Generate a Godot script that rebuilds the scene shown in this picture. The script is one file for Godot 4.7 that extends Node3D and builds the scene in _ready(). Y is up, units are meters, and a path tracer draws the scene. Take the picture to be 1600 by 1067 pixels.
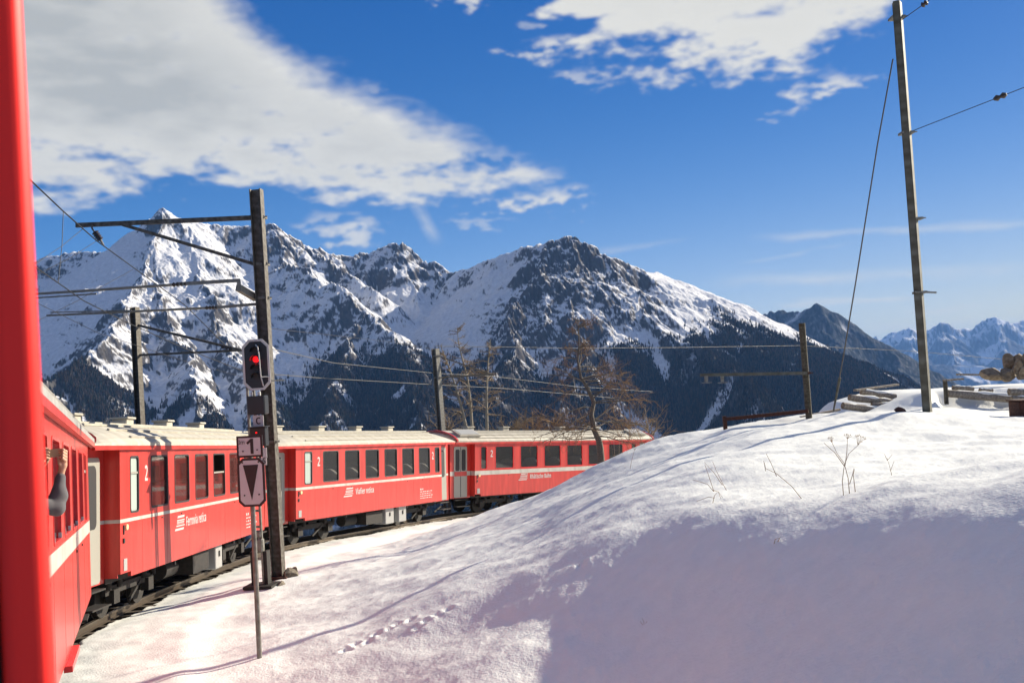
extends Node3D
# A red narrow-gauge train bends through a snowy mountain pass; the camera leans out of its last carriage.
# World: y up, metres, the camera's eye at the origin looking along -z.

const FOCAL := 1547.0
var cam_right: Vector3
var cam_up: Vector3
var cam_back: Vector3
var rng := RandomNumberGenerator.new()
var mats := {}
var counts := {}

# ---------------------------------------------------------------- geometry collector
class Geo:
	var v := PackedVector3Array()
	var n := PackedVector3Array()
	var uv := PackedVector2Array()
	var c := PackedColorArray()
	var idx := PackedInt32Array()
	var tint := Color(1, 1, 1)

	func tri(a: Vector3, b: Vector3, d: Vector3) -> void:
		var m := (b - a).cross(d - a).normalized()
		var i := v.size()
		v.append(a); v.append(b); v.append(d)
		for k in 3:
			n.append(m)
			c.append(tint)
		uv.append(Vector2(a.x + a.z, a.y)); uv.append(Vector2(b.x + b.z, b.y)); uv.append(Vector2(d.x + d.z, d.y))
		idx.append(i); idx.append(i + 2); idx.append(i + 1)

	func quad(a: Vector3, b: Vector3, d: Vector3, e: Vector3) -> void:
		var m := (b - a).cross(d - a)
		if m.length_squared() < 1e-14:
			m = (d - a).cross(e - a)
		m = m.normalized()
		var i := v.size()
		for p: Vector3 in [a, b, d, e]:
			v.append(p)
			n.append(m)
			c.append(tint)
			uv.append(Vector2(p.x + p.z, p.y))
		for k: int in [0, 2, 1, 0, 3, 2]:
			idx.append(i + k)

	func hexa(p: Array) -> void:   # eight corners: bottom 0-3 counter-clockwise from above, top 4-7
		quad(p[3], p[2], p[1], p[0])
		quad(p[4], p[5], p[6], p[7])
		for k in 4:
			var k2 := (k + 1) % 4
			quad(p[k], p[k2], p[k2 + 4], p[k + 4])

	func box(at: Vector3, size: Vector3, turn := Basis.IDENTITY) -> void:
		var h := size * 0.5
		var p := []
		for y: float in [-h.y, h.y]:
			for q: Vector2 in [Vector2(-h.x, h.z), Vector2(h.x, h.z), Vector2(h.x, -h.z), Vector2(-h.x, -h.z)]:
				p.append(at + turn * Vector3(q.x, y, q.y))
		hexa(p)

	func span(lo: Vector3, hi: Vector3) -> void:
		box((lo + hi) * 0.5, (hi - lo).abs())

	func bevel(at: Vector3, size: Vector3, r: float, turn := Basis.IDENTITY) -> void:   # box with chamfered upright edges and top
		var h := size * 0.5
		var ring := func(y: float, s: float) -> Array:
			var o := []
			for q: Vector2 in [Vector2(-h.x + r, h.z - s), Vector2(h.x - r, h.z - s), Vector2(h.x - s, h.z - r), Vector2(h.x - s, -h.z + r), Vector2(h.x - r, -h.z + s), Vector2(-h.x + r, -h.z + s), Vector2(-h.x + s, -h.z + r), Vector2(-h.x + s, h.z - r)]:
				o.append(at + turn * Vector3(q.x, y, q.y))
			return o
		var rings := [ring.call(-h.y, r), ring.call(-h.y + r, 0.0), ring.call(h.y - r, 0.0), ring.call(h.y, r)]
		for k in 3:
			for j in 8:
				var j2 := (j + 1) % 8
				quad(rings[k][j], rings[k][j2], rings[k + 1][j2], rings[k + 1][j])
		for j in range(1, 7):
			tri(rings[3][0], rings[3][j], rings[3][j + 1])
			tri(rings[0][0], rings[0][j + 1], rings[0][j])

	func bar(a: Vector3, b: Vector3, w: float, h: float, roll := Vector3.UP) -> void:   # straight square bar
		var d := (b - a).normalized()
		var s := d.cross(roll).normalized()
		if s.length() < 0.5:
			s = d.cross(Vector3.RIGHT).normalized()
		var u := s.cross(d)
		var m := (a + b) * 0.5
		box(m, Vector3(w, h, (b - a).length()), Basis(s, u, -d))

	func tube(pts: PackedVector3Array, radii: PackedFloat32Array, sides := 8, caps := true) -> void:
		var m := pts.size()
		var s := Vector3.ZERO
		var first := v.size()
		for i in m:
			var d := (pts[mini(i + 1, m - 1)] - pts[maxi(i - 1, 0)]).normalized()
			if i == 0:
				s = d.cross(Vector3.UP if absf(d.y) < 0.9 else Vector3.RIGHT).normalized()
			else:
				s = (s - d * s.dot(d)).normalized()
			var u := d.cross(s)
			var r: float = radii[mini(i, radii.size() - 1)]
			for k in sides:
				var an := TAU * k / sides
				var e := s * cos(an) + u * sin(an)
				v.append(pts[i] + e * r)
				n.append(e)
				c.append(tint)
				uv.append(Vector2(float(k) / sides, i))
		for i in m - 1:
			for k in sides:
				var a := first + i * sides + k
				var b := first + i * sides + (k + 1) % sides
				for q: int in [a, a + sides, b, b, a + sides, b + sides]:
					idx.append(q)
		if caps:
			for e: int in [0, m - 1]:
				var o := pts[e]
				for k in sides:
					var p := v[first + e * sides + k]
					var q := v[first + e * sides + (k + 1) % sides]
					if e == 0:
						tri(o, q, p)
					else:
						tri(o, p, q)

	func rod(a: Vector3, b: Vector3, r: float, sides := 8) -> void:
		tube(PackedVector3Array([a, b]), PackedFloat32Array([r, r]), sides)

	func prism(poly: PackedVector2Array, at: Transform3D, depth: float) -> void:   # counter-clockwise outline in x, y; from z = 0 to z = depth
		var t := Geometry2D.triangulate_polygon(poly)
		for k in range(0, t.size(), 3):
			var p := [poly[t[k]], poly[t[k + 1]], poly[t[k + 2]]]
			if (p[1] - p[0]).cross(p[2] - p[0]) < 0.0:
				p = [p[0], p[2], p[1]]
			tri(at * Vector3(p[0].x, p[0].y, depth), at * Vector3(p[1].x, p[1].y, depth), at * Vector3(p[2].x, p[2].y, depth))
			tri(at * Vector3(p[0].x, p[0].y, 0), at * Vector3(p[2].x, p[2].y, 0), at * Vector3(p[1].x, p[1].y, 0))
		for k in poly.size():
			var a := poly[k]
			var b := poly[(k + 1) % poly.size()]
			quad(at * Vector3(a.x, a.y, 0), at * Vector3(b.x, b.y, 0), at * Vector3(b.x, b.y, depth), at * Vector3(a.x, a.y, depth))

	func ring(outer: PackedVector2Array, inner: PackedVector2Array, at: Transform3D, depth: float) -> void:   # a frame: two outlines with as many points
		var m := outer.size()
		for k in m:
			var j := (k + 1) % m
			var a := outer[k]
			var b := outer[j]
			var e := inner[k]
			var f := inner[j]
			quad(at * Vector3(a.x, a.y, depth), at * Vector3(b.x, b.y, depth), at * Vector3(f.x, f.y, depth), at * Vector3(e.x, e.y, depth))
			quad(at * Vector3(a.x, a.y, 0), at * Vector3(e.x, e.y, 0), at * Vector3(f.x, f.y, 0), at * Vector3(b.x, b.y, 0))
			quad(at * Vector3(a.x, a.y, 0), at * Vector3(b.x, b.y, 0), at * Vector3(b.x, b.y, depth), at * Vector3(a.x, a.y, depth))
			quad(at * Vector3(f.x, f.y, 0), at * Vector3(e.x, e.y, 0), at * Vector3(e.x, e.y, depth), at * Vector3(f.x, f.y, depth))

	func ball(at: Vector3, r: Vector3, rows := 8, cols := 12) -> void:
		var first := v.size()
		for i in rows + 1:
			var th := PI * i / rows
			for k in cols:
				var e := Vector3(sin(th) * cos(TAU * k / cols), cos(th), sin(th) * sin(TAU * k / cols))
				v.append(at + e * r)
				n.append((e / r).normalized())
				c.append(tint)
				uv.append(Vector2(float(k) / cols, float(i) / rows))
		for i in rows:
			for k in cols:
				var a := first + i * cols + k
				var b := first + i * cols + (k + 1) % cols
				for q: int in [a, b, a + cols, b, b + cols, a + cols]:
					idx.append(q)

	func mesh() -> ArrayMesh:
		var a := []
		a.resize(Mesh.ARRAY_MAX)
		a[Mesh.ARRAY_VERTEX] = v
		a[Mesh.ARRAY_NORMAL] = n
		a[Mesh.ARRAY_TEX_UV] = uv
		a[Mesh.ARRAY_COLOR] = c
		a[Mesh.ARRAY_INDEX] = idx
		var m := ArrayMesh.new()
		m.add_surface_from_arrays(Mesh.PRIMITIVE_TRIANGLES, a)
		return m

static func rounded(x0: float, y0: float, x1: float, y1: float, r: float, steps := 4) -> PackedVector2Array:
	var o := PackedVector2Array()
	for q: Array in [[x1 - r, y0 + r, -PI / 2], [x1 - r, y1 - r, 0.0], [x0 + r, y1 - r, PI / 2], [x0 + r, y0 + r, PI]]:
		for k in steps + 1:
			var an: float = q[2] + PI / 2 * k / steps
			o.append(Vector2(q[0] + cos(an) * r, q[1] + sin(an) * r))
	return o

static func oct(x0: float, y0: float, x1: float, y1: float, k: float) -> PackedVector2Array:
	return PackedVector2Array([Vector2(x0 + k, y0), Vector2(x1 - k, y0), Vector2(x1, y0 + k), Vector2(x1, y1 - k), Vector2(x1 - k, y1), Vector2(x0 + k, y1), Vector2(x0, y1 - k), Vector2(x0, y0 + k)])

# ---------------------------------------------------------------- naming
func numbered(called: String) -> String:
	var k: int = counts.get(called, 0)
	counts[called] = k + 1
	return called if k == 0 else "%s_%03d" % [called, k]

func tag(o: Node3D, label: String, category := "", group := "", kind := "") -> Node3D:
	if label:
		o.set_meta("label", label)
	if category:
		o.set_meta("category", category)
	if group:
		o.set_meta("group", group)
	if kind:
		o.set_meta("kind", kind)
	return o

func thing(called: String, label: String, category: String, xf := Transform3D.IDENTITY, group := "") -> Node3D:
	var o := Node3D.new()
	o.name = numbered(called)
	add_child(o)
	o.transform = xf
	tag(o, label, category, group)
	return o

func put(called: String, g: Geo, m: Material, parent: Node3D = null) -> MeshInstance3D:
	var o := MeshInstance3D.new()
	o.mesh = g.mesh()
	o.material_override = m
	if parent == null:
		o.name = numbered(called)
		add_child(o)
	else:
		o.name = called
		parent.add_child(o, true)
		if o.name != called:   # plain numbering for repeated parts
			var k := 1
			while parent.has_node(NodePath("%s_%03d" % [called, k])):
				k += 1
			o.name = "%s_%03d" % [called, k]
	return o

func text(s: String, height: float, m: Material, parent: Node3D, called: String, at: Transform3D, squeeze := 1.0, bold := false) -> void:
	var t := TextMesh.new()
	var f := SystemFont.new()
	f.font_names = PackedStringArray(["Droid Sans"])
	if bold:
		f.font_weight = 700
	t.font = f
	t.text = s
	t.font_size = 64
	t.pixel_size = height / 46.0
	t.depth = 0.004
	t.curve_step = 4.0
	var o := MeshInstance3D.new()
	o.mesh = t
	o.material_override = m
	o.name = called
	o.transform = at.scaled_local(Vector3(squeeze, 1, 1))
	parent.add_child(o, true)

# a point on the sight line through a place of the 1600 x 1067 photograph, that many metres in front of the camera
func at(px: float, py: float, depth: float) -> Vector3:
	var d := -cam_back + cam_right * ((px - 800.0) / FOCAL) + cam_up * ((533.5 - py) / FOCAL)
	return d * (depth / -d.z)

func path(list: Array) -> PackedVector3Array:
	var o := PackedVector3Array()
	for q: Array in list:
		o.append(at(q[0], q[1], q[2]))
	return o

func wide(k: Array) -> PackedFloat32Array:
	return PackedFloat32Array(k)

# ---------------------------------------------------------------- materials
func noise(kind: int, freq: float, oct_ := 4, sd := 1) -> FastNoiseLite:
	var f := FastNoiseLite.new()
	f.noise_type = FastNoiseLite.TYPE_SIMPLEX_SMOOTH
	f.fractal_type = kind as FastNoiseLite.FractalType
	f.frequency = freq
	f.fractal_octaves = oct_
	f.seed = sd
	return f

func grain(freq: float, lo: Color, hi: Color, sd: int, size := 256, mid := -1.0) -> NoiseTexture2D:
	var t := NoiseTexture2D.new()
	t.width = size
	t.height = size
	t.seamless = true
	t.noise = noise(FastNoiseLite.FRACTAL_FBM, freq, 5, sd)
	var g := Gradient.new()
	g.set_color(0, lo)
	g.set_color(1, hi)
	if mid >= 0.0:
		g.set_offset(0, maxf(0.0, mid - 0.15))
		g.set_offset(1, minf(1.0, mid + 0.15))
	t.color_ramp = g
	return t

func lin(r: float, g: float, b: float, a := 1.0) -> Color:
	var c := Color(r, g, b).linear_to_srgb()
	c.a = a
	return c

func mat(called: String, color: Color, rough := 0.7, metal := 0.0) -> StandardMaterial3D:
	var m := StandardMaterial3D.new()
	m.resource_name = called
	m.albedo_color = color
	m.roughness = rough
	m.metallic = metal
	mats[called] = m
	return m

func weathered(m: StandardMaterial3D, t: Texture2D, scale: float, relief: Texture2D = null, height := 0.1) -> void:
	m.albedo_texture = t
	m.uv1_triplanar = true
	m.uv1_scale = Vector3.ONE * scale
	if relief:
		m.heightmap_enabled = true
		m.heightmap_texture = relief
		m.heightmap_scale = height

# ---------------------------------------------------------------- the scene
func _ready() -> void:
	rng.seed = 71
	# camera: held out of the window, tilted up a little and rolled
	var pitch := deg_to_rad(2.514)
	var roll := deg_to_rad(2.77)
	var fwd := Vector3(0, sin(pitch), -cos(pitch))
	var up0 := Vector3(0, cos(pitch), sin(pitch))
	cam_back = -fwd
	cam_right = Vector3.RIGHT * cos(roll) - up0 * sin(roll)
	cam_up = up0 * cos(roll) + Vector3.RIGHT * sin(roll)
	var cam := Camera3D.new()
	cam.name = "camera"
	cam.basis = Basis(cam_right, cam_up, cam_back)
	cam.near = 0.05
	cam.far = 60000.0
	var ca := CameraAttributesPhysical.new()
	ca.frustum_focal_length = 34.8
	ca.frustum_focus_distance = 24.0
	ca.frustum_near = 0.05
	ca.frustum_far = 60000.0
	ca.exposure_aperture = 14.0
	cam.attributes = ca
	cam.fov = 38.06
	add_child(cam)
	cam.current = true
	# sky, air, exposure
	var env := Environment.new()
	env.background_mode = Environment.BG_SKY
	env.tonemap_mode = Environment.TONE_MAPPER_LINEAR
	env.tonemap_exposure = 2.0
	env.sdfgi_enabled = true
	env.ssao_enabled = true
	env.ssil_enabled = true
	env.fog_enabled = true
	env.fog_density = FOG_DENSITY
	env.fog_light_color = Color(0.50, 0.71, 1.0)
	env.background_energy_multiplier = 0.97
	var pano := PanoramaSkyMaterial.new()
	pano.panorama = sky_picture()
	env.sky = Sky.new()
	env.sky.sky_material = pano
	var we := WorldEnvironment.new()
	we.name = "world_environment"
	we.environment = env
	add_child(we)
	# the sun: low, from the right and a little ahead
	var sun := DirectionalLight3D.new()
	sun.name = "sun"
	sun.light_energy = 1.6
	sun.light_color = Color(1.0, 0.955, 0.87)
	sun.light_angular_distance = 0.53
	sun.shadow_enabled = true
	add_child(sun)
	sun.look_at_from_position(sun_dir() * 100.0, Vector3.ZERO)
	make_materials()
	valley()
	mountains()
	snow_field()
	railway()
	train()
	masts()
	signals()
	wires()
	right_side()
	trees()
	weeds()
	passenger()

const FOG_DENSITY := 0.000024
const SUN_HEIGHT := 25.0
const SUN_TURN := 57.0   # degrees to the right of straight ahead

func sun_dir() -> Vector3:
	var e := deg_to_rad(SUN_HEIGHT)
	var a := deg_to_rad(SUN_TURN)
	return Vector3(cos(e) * sin(a), sin(e), -cos(e) * cos(a))

# ---------------------------------------------------------------- sky: air and clouds over the whole dome
func sky_color(dir: Vector3, sd: Vector3) -> Vector3:
	var y := maxf(dir.y, 0.0)
	var t := pow(1.0 - y, 5.0)
	var low := exp(-y * 8.0)
	var c := Vector3(0.0035, 0.040, 0.165).lerp(Vector3(0.022, 0.165, 0.41), t)
	c = c.lerp(Vector3(0.08, 0.22, 0.40), low * 0.3)
	var near := maxf(dir.dot(sd), 0.0)
	var side := 0.5 + 0.5 * (dir.x * sd.x + dir.z * sd.z) / (Vector2(dir.x, dir.z).length() * Vector2(sd.x, sd.z).length() + 0.001)
	c *= 1.0 + 0.55 * pow(side, 3.0)
	c = c.lerp(Vector3(0.42, 0.43, 0.35), minf(1.0, exp(-y * 13.0) * pow(side, 3.0) * 2.1))
	c += Vector3(0.06, 0.06, 0.06) * pow(near, 14.0)
	c += Vector3(1.0, 0.95, 0.85) * 0.4 * pow(near, 60.0)
	return c

func blob(p: Vector2, a: Vector2, r: Vector2, turn := 0.0) -> float:   # 1 in the middle, 0 at the rim, below outside
	var d := (p - a).rotated(-turn) / r
	return 1.0 - d.length()

func sky_picture() -> ImageTexture:
	var W := 4096
	var H := 2048
	var im := Image.create(W, H, false, Image.FORMAT_RGBF)
	var big := noise(FastNoiseLite.FRACTAL_FBM, 1.0, 6, 5)
	var fine := noise(FastNoiseLite.FRACTAL_FBM, 1.0, 4, 9)
	var sheet := noise(FastNoiseLite.FRACTAL_FBM, 1.0, 6, 21)
	var sd := sun_dir()
	im.fill_rect(Rect2i(0, H / 2, W, H / 2), Color(0.27, 0.275, 0.28))
	# outline of the big bank of cloud on the left, in degrees (to the right, up)
	var edge := PackedVector2Array()
	for q: Array in [[-400, -260], [300, -160], [345, -30], [400, 40], [470, 105], [560, 140], [680, 190], [780, 235], [862, 268], [790, 284], [690, 298], [590, 286], [470, 284], [330, 276], [200, 290], [90, 290], [-30, 288], [-400, 290]]:
		edge.append(angles(at(q[0], q[1], 1.0)))
	var edge2 := PackedVector2Array()
	for q: Array in [[850, -160], [1450, -190], [1385, 0], [1365, 45], [1290, 88], [1238, 148], [1190, 118], [1110, 104], [1010, 92], [930, 104], [868, 92], [905, 50], [880, 0]]:
		edge2.append(angles(at(q[0], q[1], 1.0)))
	var puffs := []   # small clouds: place, half size in degrees, strength
	for q: Array in [[838, 310, 84, 19, 0.9], [545, 362, 46, 22, 0.75], [495, 338, 60, 13, 0.4], [1308, 123, 42, 12, 0.8], [850, 78, 55, 17, 0.8], [758, 348, 40, 8, 0.35], [720, 4, 36, 16, 0.8], [905, 118, 26, 8, 0.5], [1200, 192, 16, 5, 0.3], [835, 40, 18, 8, 0.4], [575, 132, 30, 10, 0.3]]:
		puffs.append([angles(at(q[0], q[1], 1.0)), Vector2(q[2], q[3]) / FOCAL * 57.3, q[4]])
	var streaks := []   # thin high streaks low on the right
	for q: Array in [[1150, 372, 1700, 340, 9, 0.34], [1080, 440, 1700, 415, 14, 0.32], [1200, 478, 1470, 462, 5, 0.6], [1230, 470, 1400, 466, 3, 0.55], [1400, 490, 1560, 478, 5, 0.5], [640, 300, 690, 390, 14, 0.28], [900, 395, 1100, 372, 7, 0.14], [1320, 515, 1640, 500, 6, 0.4], [1140, 415, 1350, 378, 4, 0.22]]:
		streaks.append([angles(at(q[0], q[1], 1.0)), angles(at(q[2], q[3], 1.0)), q[4] / FOCAL * 57.3, q[5]])
	var v0 := -34.0
	var v1 := 34.0
	for j in H / 2:
		var el := (0.5 - (j + 0.5) / H) * 180.0
		var i := 0
		while i < W:
			var az := wrapf((i + 0.5) / W * 360.0, -180.0, 180.0)   # straight ahead is the picture's left edge
			var seen := az > v0 and az < v1 and el < 34.0
			var step := 1 if seen else 4
			if not seen and j % 4 != 0:
				i += 4
				continue
			var ra := deg_to_rad(az)
			var re := deg_to_rad(el)
			var dir := Vector3(sin(ra) * cos(re), sin(re), -cos(ra) * cos(re))
			var c := sky_color(dir, sd)
			var p := Vector2(az, el)
			# flat sheet of cloud far above: its noise carries the wisps along the sight lines
			var flat := Vector2(dir.x, -dir.z) / (dir.y + 0.10)
			var w := big.get_noise_2d(flat.x * 1.5, flat.y * 1.5)
			var w2 := fine.get_noise_2d(az * 0.20 + 40.0, el * 0.62)
			var dens := 0.0
			var thick := 0.0
			if seen:
				var w3 := fine.get_noise_2d(az * 0.75, el * 1.7 + 90.0)
				var q := p + Vector2(w2 * 1.8, w * 1.3 + w3 * 0.35)
				for e: PackedVector2Array in [edge, edge2]:
					var d := outline(q, e)
					var first := e == edge
					if d > -2.5:
						var k := d * (0.36 if first else 0.5) + (0.22 if first else 0.26) + w * 0.55 + w2 * 0.5 + w3 * 0.22
						k = minf(k, 0.95 + w2 * 0.7 + w * 0.45 + w3 * 0.2)
						dens = maxf(dens, smoothstep(-0.05, 0.75, k) * (0.93 if first else 0.97))
						thick = maxf(thick, clampf(d * 0.2, 0.0, 1.0) * (1.0 if first else 0.25))
				for b: Array in puffs:
					var d := blob(q, b[0], b[1])
					if d > -1.0:
						dens = maxf(dens, smoothstep(-0.15, 0.95, d + w3 * 0.7 + w2 * 0.35) * b[2])
				for b: Array in streaks:
					var a0: Vector2 = b[0]
					var a1: Vector2 = b[1]
					var t := clampf((p - a0).dot(a1 - a0) / (a1 - a0).length_squared(), 0.0, 1.0)
					var d: float = absf((p + Vector2(0, w2 * 0.25) - a0.lerp(a1, t)).dot((a1 - a0).orthogonal().normalized())) / b[2]
					var fade := smoothstep(0.0, 0.25, t) * smoothstep(1.0, 0.7, t)
					dens = maxf(dens, maxf(0.0, 1.0 - d) * fade * (b[3] + w2 * 0.3))
			else:
				var s := sheet.get_noise_2d(flat.x * 0.8 + 7.0, flat.y * 0.8)
				dens = smoothstep(0.02, 0.36, s + w * 0.2) * 0.95
				if absf(az) < 60.0:
					dens *= smoothstep(34.0, 46.0, maxf(absf(az), el))
				thick = clampf(s, 0.0, 1.0)
			if dens > 0.0:
				var white := Vector3(0.42, 0.415, 0.39).lerp(Vector3(0.265, 0.275, 0.27), clampf(thick * (0.75 + w * 0.8 + w2 * 0.5), 0.0, 1.0))
				c = c.lerp(white, clampf(dens, 0.0, 1.0))
			if step == 1:
				im.set_pixel(i, j, Color(c.x, c.y, c.z))
			else:
				im.fill_rect(Rect2i(i, j, 4, 4), Color(c.x, c.y, c.z))
			i += step
	return ImageTexture.create_from_image(im)

func angles(p: Vector3) -> Vector2:
	return Vector2(rad_to_deg(atan2(p.x, -p.z)), rad_to_deg(atan2(p.y, Vector2(p.x, p.z).length())))

func outline(p: Vector2, e: PackedVector2Array) -> float:   # degrees inside the outline, negative outside
	var best := 1e9
	var inside := false
	var k := e.size() - 1
	for i in e.size():
		var a := e[i]
		var b := e[k]
		var ab := b - a
		var t := clampf((p - a).dot(ab) / ab.length_squared(), 0.0, 1.0)
		best = minf(best, (a + ab * t).distance_squared_to(p))
		if (a.y > p.y) != (b.y > p.y) and p.x < (b.x - a.x) * (p.y - a.y) / (b.y - a.y) + a.x:
			inside = not inside
		k = i
	return sqrt(best) * (1.0 if inside else -1.0)

func make_materials() -> void:
	var rough := grain(0.02, Color(0.2, 0.2, 0.2), Color(0.9, 0.9, 0.9), 3)
	var snow := mat("snow", lin(0.77, 0.775, 0.735), 0.6)
	snow.metallic_specular = 0.2
	snow.heightmap_enabled = true
	snow.heightmap_texture = grain(0.03, Color.BLACK, Color.WHITE, 14, 512)
	snow.heightmap_scale = 0.5
	snow.uv1_triplanar = true
	snow.uv1_world_triplanar = true
	snow.uv1_scale = Vector3.ONE * 1.3
	snow.albedo_texture = grain(0.012, Color(0.965, 0.965, 0.965), Color(1, 1, 1), 31)
	var land := mat("mountain", Color.WHITE, 0.85)
	land.vertex_color_use_as_albedo = true
	land.metallic_specular = 0.08
	var cliffs := NoiseTexture2D.new()
	cliffs.width = 512
	cliffs.height = 512
	cliffs.seamless = true
	cliffs.noise = noise(FastNoiseLite.FRACTAL_RIDGED, 0.012, 6, 91)
	land.heightmap_enabled = true
	land.heightmap_texture = cliffs
	land.heightmap_scale = 420.0
	land.albedo_texture = grain(0.02, Color(0.82, 0.82, 0.83), Color(1, 1, 1), 92, 512)
	land.uv1_triplanar = true
	land.uv1_world_triplanar = true
	land.uv1_scale = Vector3.ONE / 260.0
	var tree := mat("conifer", Color.WHITE, 0.95)
	tree.vertex_color_use_as_albedo = true
	tree.metallic_specular = 0.08
	var red := mat("red_paint", lin(0.60, 0.045, 0.033), 0.36)
	red.clearcoat_enabled = true
	red.clearcoat = 0.15
	red.clearcoat_roughness = 0.12
	weathered(red, grain(0.012, Color(0.80, 0.77, 0.76), Color(1, 1, 1), 8), 0.35, grain(0.004, Color.BLACK, Color.WHITE, 19), 0.25)
	red.uv1_scale = Vector3(0.9, 0.11, 0.9)
	mat("red_gloss", lin(0.55, 0.03, 0.03), 0.25)
	mat("red_post", lin(0.93, 0.036, 0.028), 0.4).metallic_specular = 0.3
	mat("panel_joint", lin(0.30, 0.022, 0.02), 0.6)
	var cream := mat("roof_paint", lin(0.50, 0.47, 0.395), 0.6)
	weathered(cream, grain(0.01, Color(0.82, 0.81, 0.79), Color(1, 1, 1), 4), 0.8)
	var cream2 := mat("roof_grey", lin(0.34, 0.34, 0.32), 0.6)
	weathered(cream2, cream.albedo_texture, 0.8)
	var stripe := mat("stripe_paint", lin(0.52, 0.50, 0.45), 0.4)
	weathered(stripe, cream.albedo_texture, 0.5)
	mat("door_paint", lin(0.29, 0.285, 0.245), 0.4)
	mat("white_print", lin(0.48, 0.44, 0.42), 0.5)
	mat("black_print", lin(0.012, 0.012, 0.012), 0.5)
	mat("rubber", lin(0.015, 0.015, 0.016), 0.6)
	var under := mat("underframe", lin(0.022, 0.020, 0.018), 0.75)
	weathered(under, grain(0.03, Color(0.5, 0.45, 0.4), Color(1, 0.95, 0.9), 6), 1.0)
	mat("grey_box", lin(0.30, 0.30, 0.29), 0.5)
	mat("frosted", lin(0.36, 0.42, 0.38), 0.35)
	mat("aluminium", lin(0.45, 0.45, 0.45), 0.4, 0.6)
	mat("interior", lin(0.10, 0.095, 0.085), 0.8)
	mat("seat_cloth", lin(0.22, 0.21, 0.19), 0.85)
	mat("bellows", lin(0.035, 0.033, 0.034), 0.8)
	mat("lamp_lens", lin(0.75, 0.55, 0.30), 0.2)
	for q: Array in [["glass", lin(0.05, 0.045, 0.04), 0.30], ["red_glass", lin(0.13, 0.035, 0.03), 0.42]]:
		var g := mat(q[0], q[1], 0.03)
		g.albedo_color.a = q[2]
		g.transparency = BaseMaterial3D.TRANSPARENCY_ALPHA
		g.metallic_specular = 0.9
	var steel := mat("mast_steel", lin(0.15, 0.14, 0.122), 0.6, 0.25)
	weathered(steel, grain(0.02, Color(0.55, 0.5, 0.44), Color(1, 1, 1), 12), 1.2, rough, 0.15)
	var galv := mat("galvanised", lin(0.26, 0.255, 0.24), 0.5, 0.4)
	weathered(galv, grain(0.02, Color(0.7, 0.68, 0.62), Color(1, 1, 1), 13), 1.2)
	var green := mat("pole_steel", lin(0.14, 0.145, 0.125), 0.7, 0.15)
	weathered(green, grain(0.015, Color(0.6, 0.56, 0.48), Color(1, 1, 0.98), 15), 1.0, rough, 0.2)
	var brown := mat("post_wood", lin(0.13, 0.115, 0.08), 0.85)
	weathered(brown, grain(0.03, Color(0.45, 0.42, 0.36), Color(1, 1, 1), 16), 1.6)
	mat("wire", lin(0.03, 0.03, 0.032), 0.5, 0.5)
	mat("wire_pale", lin(0.10, 0.095, 0.085), 0.5, 0.5)
	mat("insulator", lin(0.03, 0.022, 0.018), 0.25)
	mat("sign_white", lin(0.48, 0.45, 0.44), 0.45)
	mat("sign_black", lin(0.012, 0.012, 0.013), 0.4)
	mat("signal_edge", lin(0.45, 0.44, 0.42), 0.5)
	var lit := mat("signal_light", lin(0.4, 0.0, 0.0), 0.3)
	lit.emission_enabled = true
	lit.emission = Color(1.0, 0.05, 0.06)
	lit.emission_energy_multiplier = 1.0
	var concrete := mat("concrete", lin(0.27, 0.24, 0.19), 0.9)
	weathered(concrete, grain(0.03, Color(0.6, 0.56, 0.5), Color(1, 1, 1), 17), 2.0, rough, 1.0)
	var rust := mat("rust", lin(0.11, 0.045, 0.025), 0.9)
	weathered(rust, grain(0.03, Color(0.5, 0.4, 0.4), Color(1, 1, 1), 18), 2.0)
	var log_ := mat("log_grey", lin(0.40, 0.36, 0.31), 0.9)
	weathered(log_, grain(0.04, Color(0.55, 0.52, 0.48), Color(1, 1, 1), 22), 1.5, rough, 0.8)
	var stone := mat("stone", lin(0.36, 0.29, 0.20), 0.9)
	weathered(stone, grain(0.02, Color(0.55, 0.5, 0.45), Color(1, 1, 1), 23), 1.8, rough, 2.0)
	var ballast := mat("ballast", lin(0.07, 0.062, 0.053), 0.95)
	weathered(ballast, grain(0.08, Color(0.3, 0.28, 0.26), Color(1, 1, 1), 24), 1.6, grain(0.08, Color.BLACK, Color.WHITE, 24), 5.0)
	mat("rail_steel", lin(0.16, 0.13, 0.10), 0.35, 0.7)
	var sleeper := mat("sleeper_wood", lin(0.10, 0.08, 0.06), 0.9)
	weathered(sleeper, grain(0.03, Color(0.5, 0.45, 0.4), Color(1, 1, 1), 25), 2.0)
	var bark := mat("bark", lin(0.30, 0.26, 0.21), 0.9)
	weathered(bark, grain(0.04, Color(0.35, 0.33, 0.3), Color(1, 1, 1), 26), 3.0, rough, 1.5)
	mat("twig", lin(0.22, 0.145, 0.09), 0.9)
	mats["twig"].metallic_specular = 0.15
	mat("twig_grey", lin(0.20, 0.145, 0.09), 0.9)
	mat("birch_bark", lin(0.25, 0.22, 0.17), 0.9)
	mat("dry_stalk", lin(0.40, 0.29, 0.19), 0.9)
	mat("skin", lin(0.50, 0.28, 0.18), 0.55)
	var cloth := mat("grey_fleece", lin(0.10, 0.095, 0.10), 0.95)
	cloth.rim_enabled = true
	cloth.rim = 0.4
	mat("phone_gold", lin(0.42, 0.33, 0.18), 0.35, 0.4)
	mat("hair", lin(0.03, 0.02, 0.015), 0.8)

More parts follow.
